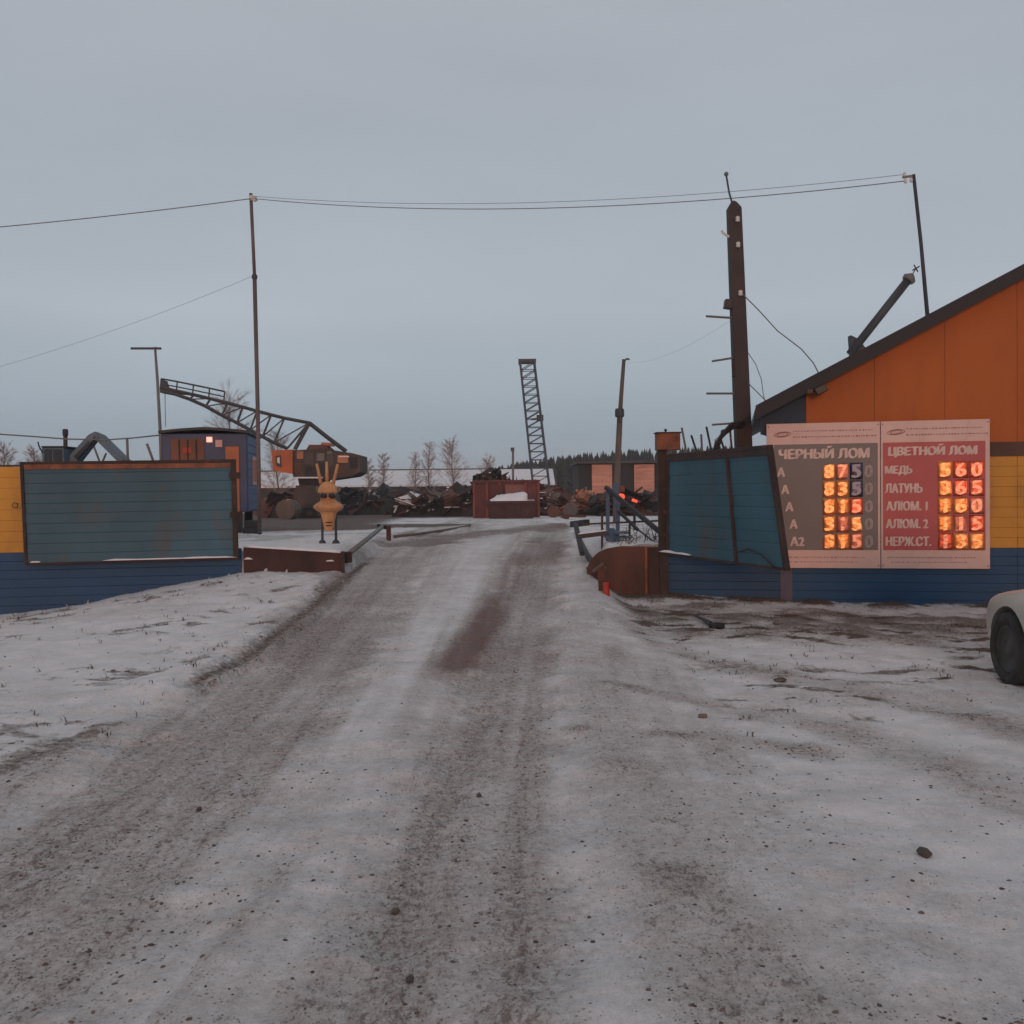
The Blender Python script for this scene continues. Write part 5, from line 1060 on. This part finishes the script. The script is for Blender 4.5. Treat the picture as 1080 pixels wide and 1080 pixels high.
# ------------------------------------------------------------------ scrap heaps
def heap(u0, u1, vtop, d, dep, n, mats, label, wts=None, bmat='scrap1', prof=None, seed=1, size=1.0):
    r = random.Random(seed); a, b = P(u0, 540, d), P(u1, 540, d); w = b.x - a.x; zg = hz((a.x + b.x) / 2, d); H = P((u0 + u1) / 2, vtop, d).z - zg
    mb = MB()
    def hgt(s, t):
        e = (prof(s) if prof else math.sin(math.pi * min(max(s, 0.02), 0.98)) ** 0.5) * math.cos((t - 0.35) * 2.0); return max(0.05, H * 0.85 * e)
    NX, NY = 26, 8; vs = []; fs = []
    for i in range(NX + 1):
        for j in range(NY + 1):
            s, t = i / NX, j / NY; z = hgt(s, t) * r.uniform(0.5, 1.15); 
            if j in (0, NY) or i in (0, NX): z = -0.1
            vs.append(Vector((a.x + w * s, d + dep * (t - 0.3), zg + z)))
    for i in range(NX):
        for j in range(NY): k = i * (NY + 1) + j; fs.append((k, k + NY + 1, k + NY + 2, k + 1))
    mb.add(vs, fs, 0)
    allm = [bmat] + mats
    for k in range(n):
        s, t = r.uniform(0.01, 0.99), r.uniform(0.0, 0.75); mi = 1 + r.choices(range(len(mats)), wts)[0]
        c = Vector((a.x + w * s, d + dep * (t - 0.3), zg + hgt(s, t) * r.uniform(0.35, 1.06))); rot = Matrix.Rotation(r.uniform(0, 6.3), 3, 'Z') @ Matrix.Rotation(r.uniform(-0.7, 0.7), 3, 'Y') @ Matrix.Rotation(r.uniform(-0.7, 0.7), 3, 'X')
        ty = r.random(); q = size * (0.35 + 2.0 * r.random() ** 2.5)
        if ty < 0.5: mb.box(c, (q * 0.8, q * 0.55, 0.04), rot=rot, mi=mi)
        elif ty < 0.66: mb.box(c, (q * 1.1, 0.07, 0.07), rot=rot, mi=mi)
        elif ty < 0.75: mb.tube([c - rot @ Vector((q * 0.5, 0, 0)), c + rot @ Vector((q * 0.5, 0, 0))], 0.05 + 0.05 * r.random(), 6, mi=mi)
        else: mb.box(c, (q * 0.4, q * 0.35, q * 0.3), rot=rot, mi=mi)
        if r.random() < 0.16 and 'snow' in allm: mb.box(c + Vector((0, 0, 0.05)), (q * 0.45, q * 0.3, 0.05), rot=Matrix.Rotation(r.uniform(0, 3), 3, 'Z'), mi=allm.index('snow'))
    o = mb.build('scrap_heap', allm, None); tag(o, label, 'scrap heap', 'scrap heaps', 'stuff'); return o
heap(278, 345, 513, 60, 3, 120, ['scrap2', 'scrap1', 'scrap3', 'red_box', 'snow'], 'rusty scrap heap under the crane', (4, 3, 2, 2, 0.3), seed=3)
heap(352, 432, 514, 66, 3, 200, ['scrap1', 'scrap2', 'scrap3', 'snow'], 'dark scrap heap right of the yellow sculpture', (5, 3, 1, 0.25), seed=4, prof=lambda s: 0.95)
heap(415, 512, 509, 58, 4, 340, ['scrap1', 'scrap2', 'scrap3', 'snow'], 'black snow-dusted scrap heap left of the red container', (6, 2, 1.2, 0.6), seed=5, prof=lambda s: 0.55 + 0.45 * s)
heap(501, 549, 491, 48.6, 1.6, 120, ['scrap1', 'scrap2', 'scrap3', 'snow'], 'dark scrap piled inside the tall red container', (5, 2, 1, 0.5), seed=6, size=0.6, prof=lambda s: 1 if s < 0.6 else 0.9)
heap(562, 622, 508, 55, 3, 220, ['scrap2', 'scrap1', 'scrap3', 'red_box', 'snow'], 'mixed rusty scrap heap right of the red container', (4, 3, 2, 2, 0.3), seed=8, prof=lambda s: 0.9 - 0.35 * s)
heap(598, 634, 513, 53, 2, 90, ['scrap4', 'scrap2', 'scrap3'], 'pale orange sheets of scrap in front of the dark shed', (4, 2, 1), seed=9, size=0.7)
heap(630, 712, 521, 50, 2.5, 220, ['scrap1', 'scrap2', 'scrap3'], 'low dark scrap heap behind the blue steps', (5, 2, 1), seed=10, prof=lambda s: 0.95)
# single pieces one can tell apart
def cyl_piece(u, v, d, r_, l, m, label, name='steel_drum', cat='drum'):
    q = P(u, v, d); z = hz(q.x, d); mb = MB(); mb.tube([Vector((q.x, d, z + r_ * 0.95)), Vector((q.x + 0.1, d + l, z + r_ * 0.95))], r_, 14); o = mb.build(name, m, None); tag(o, label, cat); return o
cyl_piece(583, 530, 47, 0.27, 0.7, 'scrap2', 'rusty round drum end lying right of the snow-filled skip')
cyl_piece(601, 526, 48, 0.33, 0.8, 'scrap3', 'grey-brown drum lying in front of the rusty heap, right of the skip')
o = cyl_piece(301, 548, 50, 0.5, 1.0, 'wood_grey', 'pale brown drum lying under the crane cab'); 
for (u0, v0, u1, v1, d, lb) in ((583, 535, 618, 541, 46, 'long rusty beam lying on the snow right of the skip'), (592, 545, 600, 543.5, 40, 'short dark bar on the snow right of the skip')):
    a, b = P(u0, v0, d), P(u1, v1, d); a.z = hz(a.x, d) + 0.12; b.z = hz(b.x, d) + 0.04; mb = MB(); mb.beam(a, b, 0.12, 0.12); o = mb.build('steel_beam', 'scrap2', None); tag(o, lb, 'beam')

# ------------------------------------------------------------------ bare trees
def bare_tree(u, vtop, d, label, spread=0.32, seed=0, vbase=None, hw=None):
    r = random.Random(seed); q = P(u, vtop, d); zg = float(height(q.x, d)); Ht = q.z - zg; base = Vector((q.x, d, zg - 0.1))
    t = thing('birch_tree', base, label, 'tree', 'bare birches beyond the yard')
    tips = []; tw = MB(); n = 8
    trunk = [base + Vector((Ht * 0.012 * math.sin(i * 1.1 + seed), Ht * 0.012 * math.cos(i + seed), (Ht + 0.1) * i / n)) for i in range(n + 1)]
    mb = MB(); mb.tube(trunk, [Ht * 0.013 * (1 - 0.9 * i / n) + 0.008 for i in range(n + 1)], 6); mb.build('trunk', 'bark', t)
    for k in range(80):
        s = 0.20 + 0.76 * (k / 80) ** 0.85; j = min(int(s * n), n - 1); o = trunk[j].lerp(trunk[j + 1], s * n - j); L = Ht * spread * (0.35 + 0.65 * math.sin(math.pi * min(1, (1.06 - s) * 0.72))) * r.uniform(0.6, 1.1); az = r.uniform(0, 6.28); el = r.uniform(0.25, 1.15)
        dr = Vector((math.cos(az) * math.cos(el), math.sin(az) * math.cos(el), math.sin(el))); p1 = o + dr * L * 0.55; p2 = p1 + (dr + Vector((r.uniform(-.3, .3), r.uniform(-.3, .3), 0.1))).normalized() * L * 0.5
        tw.tube([o, p1, p2], [0.012 * Ht / 6, 0.008 * Ht / 6, 0.004], 3, cap=False)
        for m_ in range(34):
            f = r.uniform(0.25, 1); st = o.lerp(p1, f) if r.random() < 0.5 else p1.lerp(p2, f); dd = (dr + Vector((r.uniform(-1.1, 1.1), r.uniform(-1.1, 1.1), r.uniform(-.5, .9)))).normalized(); tw.tube([st, st + dd * L * r.uniform(0.15, 0.36)], [0.005, 0.003], 3, cap=False)
    tw.build('crown', 'twig', t)
for i, (u, vt, d, sp, lb) in enumerate(((477, 464, 84, 0.30, 'bare birch with the densest crown, left of the red container'), (452, 466, 86, 0.20, 'slender bare birch just left of the densest birch'), (438, 478, 84, 0.20, 'short thin bare birch left of the slender birches'),
    (404, 478, 84, 0.22, 'bare birch standing alone right of the crane'), (388, 486, 84, 0.22, 'small faint bare birch beside the crane tail'), (243, 418, 66, 0.34, 'bare tree behind the crane boom above the blue cabin'), (515, 484, 88, 0.3, 'low bare bush-like tree left of the lattice mast'), (292, 455, 68, 0.28, 'bare tree behind the orange crane cab'), (3, 470, 60, 0.3, 'bare tree at the left edge above the yellow fence'), (36, 474, 62, 0.3, 'bare tree top showing left of the digger cab'))):
    bare_tree(u, vt, d, lb, sp, 30 + i)

# ------------------------------------------------------------------ far conifer wood
def wood():
    r = random.Random(11); mb = MB()
    for k in range(2300):
        u = r.uniform(455, 1250); d = r.uniform(135, 175)
        vt = np.interp(u, [455, 520, 545, 580, 620, 660, 700, 760, 860], [501, 496, 490.5, 485, 480.5, 477.5, 475.5, 473.5, 472]) + r.uniform(-4.5, 6)
        q = P(u, vt, d); zt = q.z; zb = 0.2; hw = r.uniform(0.6, 1.25); n = 7; tiers = 5
        for t in range(tiers):
            z0 = zb + (zt - zb) * (0.12 + 0.88 * t / tiers); z1 = zb + (zt - zb) * min(1.0, 0.12 + 0.88 * (t + 1.7) / tiers); w = hw * (1 - t / tiers) ** 0.8 + 0.12
            o = len(mb.v); tipx = q.x + r.uniform(-.1, .1)
            ring = [Vector((q.x + w * r.uniform(0.7, 1.15) * math.cos(6.283 * i / n), d + w * math.sin(6.283 * i / n), z0 + r.uniform(-.2, .2))) for i in range(n)]
            mb.v += ring + [Vector((tipx, d, z1))]
            for i in range(n): mb.f.append((o + i, o + (i + 1) % n, o + n)); mb.mi.append(0)
    o = mb.build('far_wood', 'conifer', None); tag(o, 'dark conifer wood along the horizon', 'wood', None, 'stuff')
wood()

# ------------------------------------------------------------------ parked car
def car():
    wc = G(1062, 732); X0, Y0 = 4.04, 8.40; zg = gz(4.1, 8.2) - 0.01
    # local frame: front faces +y; body from y = -2.95 .. +0.78 relative to the front axle; x 0 = left side plane, +x to the right
    t = thing('parked_car', (X0 + 0.82, Y0 - 1.1, zg), 'dirty silver saloon car parked at the right edge facing the fence', 'car')
    Wd = 1.66
    def cp(x, y, z): return Vector((X0 + x, Y0 + y, zg + z))
    # stations: y, half width scale, sill z, shoulder z, top z
    st = [(0.80, 0.60, 0.34, 0.52, 0.57), (0.77, 0.70, 0.26, 0.56, 0.635), (0.66, 0.80, 0.22, 0.60, 0.69), (0.45, 0.955, 0.20, 0.655, 0.745), (0.1, 0.985, 0.19, 0.71, 0.80), (-0.35, 1.0, 0.19, 0.76, 0.865), (-0.75, 1.0, 0.19, 0.80, 0.915), (-1.5, 1.0, 0.19, 0.83, 0.94), (-2.3, 1.0, 0.19, 0.85, 0.95), (-2.75, 0.985, 0.20, 0.86, 0.955), (-3.2, 0.95, 0.24, 0.84, 0.93), (-3.36, 0.86, 0.30, 0.78, 0.89), (-3.40, 0.74, 0.38, 0.70, 0.80)]
    vs = []; prof_n = 0
    for (y, w, sl_, sh, tp_) in st:
        h = Wd / 2; half = [(0, sl_), (0.55 * w, sl_), (0.90 * w, sl_ + 0.02), (0.965 * w, sl_ + 0.10), (0.995 * w, sl_ + (sh - sl_) * 0.45), (1.0 * w, sl_ + (sh - sl_) * 0.72), (0.975 * w, sh), (0.90 * w, sh + (tp_ - sh) * 0.62), (0.70 * w, tp_ - 0.012), (0.35 * w, tp_ + 0.004), (0, tp_ + 0.008)]
        ring = [(-a, z) for a, z in half] + [(a, z) for a, z in half[-2:0:-1]]
        prof_n = len(ring); vs += [cp(h + a * h, y, z) for a, z in ring]
    fs = []
    for i in range(len(st) - 1):
        for j in range(prof_n): fs.append((i * prof_n + j, i * prof_n + (j + 1) % prof_n, (i + 1) * prof_n + (j + 1) % prof_n, (i + 1) * prof_n + j))
    fs += [tuple(range(prof_n)), tuple(range((len(st) - 1) * prof_n, len(st) * prof_n))]
    mb = MB(); mb.add(vs, fs); body = mb.build('body', 'car', t, smooth=True)
    sub = body.modifiers.new('s', 'SUBSURF'); sub.levels = sub.render_levels = 2
    cut = MB()
    for yw in (0.0, -2.45):
        for x0, x1 in ((-0.15, 0.24), (Wd - 0.24, Wd + 0.15)):
            n = 28; A = [cp(x0, yw + 0.355 * math.cos(6.2832 * k / n), 0.295 + 0.355 * math.sin(6.2832 * k / n)) for k in range(n)]; cut.prism(A, (x1 - x0, 0, 0))
    co = cut.build('cutter', 'black', t)
    bo = body.modifiers.new('b', 'BOOLEAN'); bo.operation = 'DIFFERENCE'; bo.object = co; bo.solver = 'EXACT'
    bpy.context.view_layer.update(); dg = bpy.context.evaluated_depsgraph_get(); nm = bpy.data.meshes.new_from_object(body.evaluated_get(dg))
    body.modifiers.clear(); body.data = nm; bpy.data.objects.remove(co)
    for i, p in enumerate(nm.polygons): p.use_smooth = True
    try: nm.set_sharp_from_angle(angle=R(38))
    except Exception: pass
    for yw in (0.0, -2.45):
        for side in (0, 1):
            xc = 0.10 if side == 0 else Wd - 0.10; sg_ = -1 if side == 0 else 1; n = 32
            tyre = MB(); prof = [(0.20, -0.085), (0.265, -0.098), (0.298, -0.075), (0.305, -0.03), (0.305, 0.03), (0.298, 0.075), (0.265, 0.098), (0.20, 0.085)]
            vs = [cp(xc + q, yw + r_ * math.cos(6.2832 * k / n), 0.298 + r_ * math.sin(6.2832 * k / n)) for r_, q in prof for k in range(n)]
            fs = [(i * n + k, i * n + (k + 1) % n, ((i + 1) % 8) * n + (k + 1) % n, ((i + 1) % 8) * n + k) for i in range(8) for k in range(n)]
            tyre.add(vs, fs); ty = tyre.build('wheel', 'rubber', t, smooth=True)
            rim = MB(); rp_ = [(0.20, 0.075), (0.185, 0.082), (0.17, 0.055), (0.07, 0.062), (0.05, 0.078), (0.005, 0.08)]
            vs = [cp(xc + sg_ * q, yw + r_ * math.cos(6.2832 * k / n), 0.298 + r_ * math.sin(6.2832 * k / n)) for r_, q in rp_ for k in range(n)]
            fs = [(i * n + k, i * n + (k + 1) % n, (i + 1) * n + (k + 1) % n, (i + 1) * n + k) for i in range(5) for k in range(n)] + [tuple(5 * n + k for k in range(n))]
            rim.add(vs, fs); rim.build('rim', 'rim', ty, smooth=True)
    # glasshouse
    gs = [(-0.62, 0.86, 0.905), (-1.25, 0.74, 1.30), (-1.55, 0.725, 1.365), (-2.15, 0.725, 1.36), (-2.5, 0.735, 1.29), (-2.95, 0.82, 0.95)]
    def ring(y, w, zt_, zb_): h = Wd / 2; return [cp(h - 0.90 * h, y, zb_), cp(h - w * h, y, zt_ - 0.04), cp(h - w * h * 0.85, y, zt_), cp(h + w * h * 0.85, y, zt_), cp(h + w * h, y, zt_ - 0.04), cp(h + 0.90 * h, y, zb_)]
    mb = MB(); vs = []
    for y, w, z in gs: vs += ring(y, w, max(z, 0.93), 0.88)
    fs = [(i * 6 + j, i * 6 + j + 1, i * 6 + 7 + j, i * 6 + 6 + j) for i in range(5) for j in range(5)] + [(0, 1, 2, 3, 4, 5), tuple(30 + j for j in range(6))]
    mb.add(vs, fs); cabn = mb.build('roof_shell', 'car', t, smooth=False, bevel=0.01)
    h = Wd / 2
    def pane(pts, nm_='window'): mb = MB(); mb.prism(pts, (0, 0, 0.004)); mb.build(nm_, 'glass', t)
    for sx in (-1, 1):
        for (ya, yb, yc, yd) in ((-0.86, -1.27, -1.66, -1.72), (-1.76, -1.72, -2.36, -2.62)):
            f = lambda y, z: cp(h + sx * (h * (0.90 - (z - 0.88) * (0.165 / 0.45)) + 0.008), y, z)
            mb = MB(); pts = [f(ya, 0.96), f(yb, 1.25), f(yc, 1.28), f(yd, 0.96)]; mb.prism(pts, (sx * 0.006, 0, 0)); mb.build('window', 'glass', t)
    mb = MB(); mb.prism([cp(h - 0.62, -0.70, 0.965), cp(h + 0.62, -0.70, 0.965), cp(h + 0.53, -1.21, 1.285), cp(h - 0.53, -1.21, 1.285)], (0, 0.02, 0.012)); mb.build('windscreen', 'glass', t)
    mb = MB(); mb.prism([cp(h - 0.58, -2.88, 0.99), cp(h + 0.58, -2.88, 0.99), cp(h + 0.53, -2.54, 1.27), cp(h - 0.53, -2.54, 1.27)], (0, -0.02, 0.014)); mb.build('rear_window', 'glass', t)
    for sx in (-1, 1):
        mb = MB(); mb.box(cp(h + sx * 0.44, 0.735, 0.575), (0.30, 0.10, 0.11)); mb.build('headlight', 'lens', t, bevel=0.03)
        mb = MB(); mb.box(cp(h + sx * 0.58, -3.355, 0.72), (0.26, 0.08, 0.16)); mb.build('tail_light', 'red', t, bevel=0.03)
        mb = MB(); mb.box(cp(h + sx * (h + 0.085), -0.95, 0.99), (0.16, 0.09, 0.11)); mb.build('mirror', 'car', t, bevel=0.03)
        mb = MB(); mb.box(cp(h + sx * (h - 0.004), -0.43, 0.635), (0.018, 0.06, 0.026)); mb.build('side_repeater', 'amber', t, bevel=0.006)
        for y in (-1.5, -2.4):
            mb = MB(); mb.box(cp(h + sx * (h + 0.004), y, 0.72), (0.03, 0.16, 0.03)); mb.build('door_handle', 'black', t, bevel=0.008)
        for y in (-0.62, -1.74):
            mb = MB(); mb.beam(cp(h + sx * (h - 0.002), y, 0.26), cp(h + sx * (h - 0.002), y, 0.78), 0.008, 0.006); mb.build('door_seam', 'black', t)
    mb = MB(); mb.box(cp(h, 0.79, 0.42), (0.8, 0.03, 0.10)); mb.build('grille', 'black', t, bevel=0.01)
car()

# ------------------------------------------------------------------ stones, clods and dead grass
def blob(mb, c, r_, rng, sq=0.65, mi=0):
    t = (1 + 5 ** 0.5) / 2; ic = [(-1, t, 0), (1, t, 0), (-1, -t, 0), (1, -t, 0), (0, -1, t), (0, 1, t), (0, -1, -t), (0, 1, -t), (t, 0, -1), (t, 0, 1), (-t, 0, -1), (-t, 0, 1)]
    fc = [(0, 11, 5), (0, 5, 1), (0, 1, 7), (0, 7, 10), (0, 10, 11), (1, 5, 9), (5, 11, 4), (11, 10, 2), (10, 7, 6), (7, 1, 8), (3, 9, 4), (3, 4, 2), (3, 2, 6), (3, 6, 8), (3, 8, 9), (4, 9, 5), (2, 4, 11), (6, 2, 10), (8, 6, 7), (9, 8, 1)]
    az = rng.uniform(0, 6.28); ca, sa = math.cos(az), math.sin(az); ex = rng.uniform(0.7, 1.5); vs = []
    for x, y, z in ic:
        q = r_ / 1.9 * rng.uniform(0.75, 1.2); x, y, z = x * q * ex, y * q, z * q * sq; vs.append((c[0] + x * ca - y * sa, c[1] + x * sa + y * ca, c[2] + z))
    mb.add(vs, fc, mi)
def gravel():
    r = random.Random(5); mb = MB(); N = 42000
    xs = np.array([r.uniform(-1, 1) for _ in range(N)]); ys = np.array([2.6 + 11.5 * r.random() ** 1.7 for _ in range(N)]); xs = xs * (ys * 0.56 + 0.3) + 0.1
    z, di, ru, so_ = gz_many(xs, ys); cl = fbm(xs * 1.5, ys * 1.5, 77, 3)
    for x, y, zz, d, s, c in zip(xs, ys, z, di, so_, cl):
        if r.random() > 0.05 + 1.5 * d * max(0, (c - 0.30)) * 1.8 + 0.3 * s: continue
        q = 0.0026 + 0.0090 * r.random() ** 4.5
        blob(mb, (x, y, zz - q * 0.1), q, r, mi=0 if r.random() < 0.45 else 1)
    o = mb.build('gravel', ['stone', 'clod'], None); tag(o, 'dark gravel bits scattered over the snowy driveway', 'gravel', None, 'stuff')
gravel()
def clods():
    r = random.Random(15); mb = MB(); N = 2600
    ys = np.array([3.2 + 11 * r.random() for _ in range(N)]); xs = np.array([r.uniform(-9, 8) for _ in range(N)]); z, di, ru, so_ = gz_many(xs, ys)
    for x, y, zz, s in zip(xs, ys, z, so_):
        if s < 0.3 or r.random() > s: continue
        q = r.uniform(0.008, 0.024); blob(mb, (x, y, zz), q, r, 0.45)
    o = mb.build('frozen_clods', 'clod', None); tag(o, 'frozen dirt clods along the bank edge and fence foot', 'dirt', None, 'stuff')
clods()
def grass():
    r = random.Random(25); mb = MB(); N = 9000
    ys = np.array([r.uniform(6.5, 14.3) for _ in range(N)]); xs = np.array([r.uniform(-9, 8) for _ in range(N)]); z, di, ru, so_ = gz_many(xs, ys); cl = fbm(xs * 1.1, ys * 1.1, 91, 3)
    for x, y, zz, s, c in zip(xs, ys, z, so_, cl):
        side = (x < -2.6) or (x > 1.5)
        if not side: continue
        pr = 0.012 + 0.7 * s * (c > 0.45) + (0.12 if c > 0.64 else 0)
        if r.random() > pr: continue
        for k in range(r.randint(2, 4)):
            a = r.uniform(0, 6.28); l = r.uniform(0.012, 0.045); ln = r.uniform(1.2, 3.6); w = r.uniform(0.0025, 0.005); bx, by = x + r.uniform(-.03, .03), y + r.uniform(-.03, .03)
            dx, dy = math.cos(a), math.sin(a); m_ = (bx + dx * l * 0.35 * ln, by + dy * l * 0.35 * ln, zz + l * 0.75); tip = (bx + dx * l * ln, by + dy * l * ln, zz + l * 0.8)
            mb.add([(bx - dy * w, by + dx * w, zz - 0.02), (bx + dy * w, by - dx * w, zz - 0.02), (m_[0] + dy * w * 0.8, m_[1] - dx * w * 0.8, m_[2]), (m_[0] - dy * w * 0.8, m_[1] + dx * w * 0.8, m_[2]), tip], [(0, 1, 2, 3), (3, 2, 4)])
    o = mb.build('dead_grass', 'grass', None); tag(o, 'dead grass blades poking through the snow beside the fences', 'grass', None, 'stuff')
grass()
def stone(u, v, r_, label, m='stone', seed=1, sq=0.75, name='stone', cat='stone'):
    q = G(u, v); z = gz(q.x, q.y); mb = MB(); blob(mb, (0, 0, 0), r_, random.Random(seed), sq); mb.v = [p + Vector((q.x, q.y, z + r_ * sq * 0.55)) for p in mb.v]; o = mb.build(name, m, None, smooth=False)
    if r_ > 0.03: b_ = o.modifiers.new('b', 'BEVEL'); b_.width = r_ * 0.12; b_.segments = 2
    return tag(o, label, cat)
stone(975, 901, 0.036, 'fist-sized black stone lying alone on the clean snow at lower right', seed=3)
stone(741, 757, 0.045, 'dark flat clod on the right side of the driveway below the bent bar', 'clod', 4, 0.45, 'frozen_clod', 'clod')
stone(823, 718, 0.05, 'small dark lump in the middle of the snow right of the driveway', 'clod', 5, 0.5, 'frozen_clod', 'clod')
stone(210, 846, 0.017, 'small dark stone in the left wheel track', seed=6)
stone(417, 947, 0.023, 'dark pebble on the light strip in the lower middle of the driveway', seed=7)
stone(432, 1022, 0.018, 'dark pebble nearest the bottom edge left of the centre', seed=8)
stone(505, 829, 0.017, 'dark pebble on the edge of the central wheel track', seed=9)
stone(820, 660, 0.06, 'dark lump in the dirt at the foot of the blue fence', 'clod', 10, 0.5, 'frozen_clod', 'clod')
pts = gpts([(733, 652), (741, 656), (750, 661)], 0.03); db = thing('bent_bar', pts[1], 'bent black bar with a blunt end lying in front of the blue fence', 'bar')
mb = MB(); mb.tube(pts, [0.012, 0.018, 0.03], 6); mb.build('shank', 'black', db); mb = MB(); mb.box(G(756, 663, 0.035), (0.16, 0.10, 0.06), 0.4); mb.build('head', 'black', db, bevel=0.012)
hb = MB(); hb.box((0, 600, 10.0), (1840, 1860, 23.0)); hzo = hb.build('haze', 'snow', None); tag(hzo, 'thin pale winter haze over the whole yard', 'haze', None, 'stuff')
hm = bpy.data.materials.new('haze'); hm.use_nodes = True; hm.node_tree.nodes.clear(); pv = hm.node_tree.nodes.new('ShaderNodeVolumePrincipled'); ho = hm.node_tree.nodes.new('ShaderNodeOutputMaterial')
pv.inputs['Color'].default_value = (0.92, 0.95, 1.0, 1); pv.inputs['Density'].default_value = 0.0009; pv.inputs['Anisotropy'].default_value = 0.0; hm.node_tree.links.new(pv.outputs[0], ho.inputs['Volume']); hzo.data.materials.clear(); hzo.data.materials.append(hm)
print('tris', sum(len(o.data.loop_triangles) or len(o.data.polygons) * 2 for o in bpy.data.objects if o.type == 'MESH'), 'objects', len(bpy.data.objects))
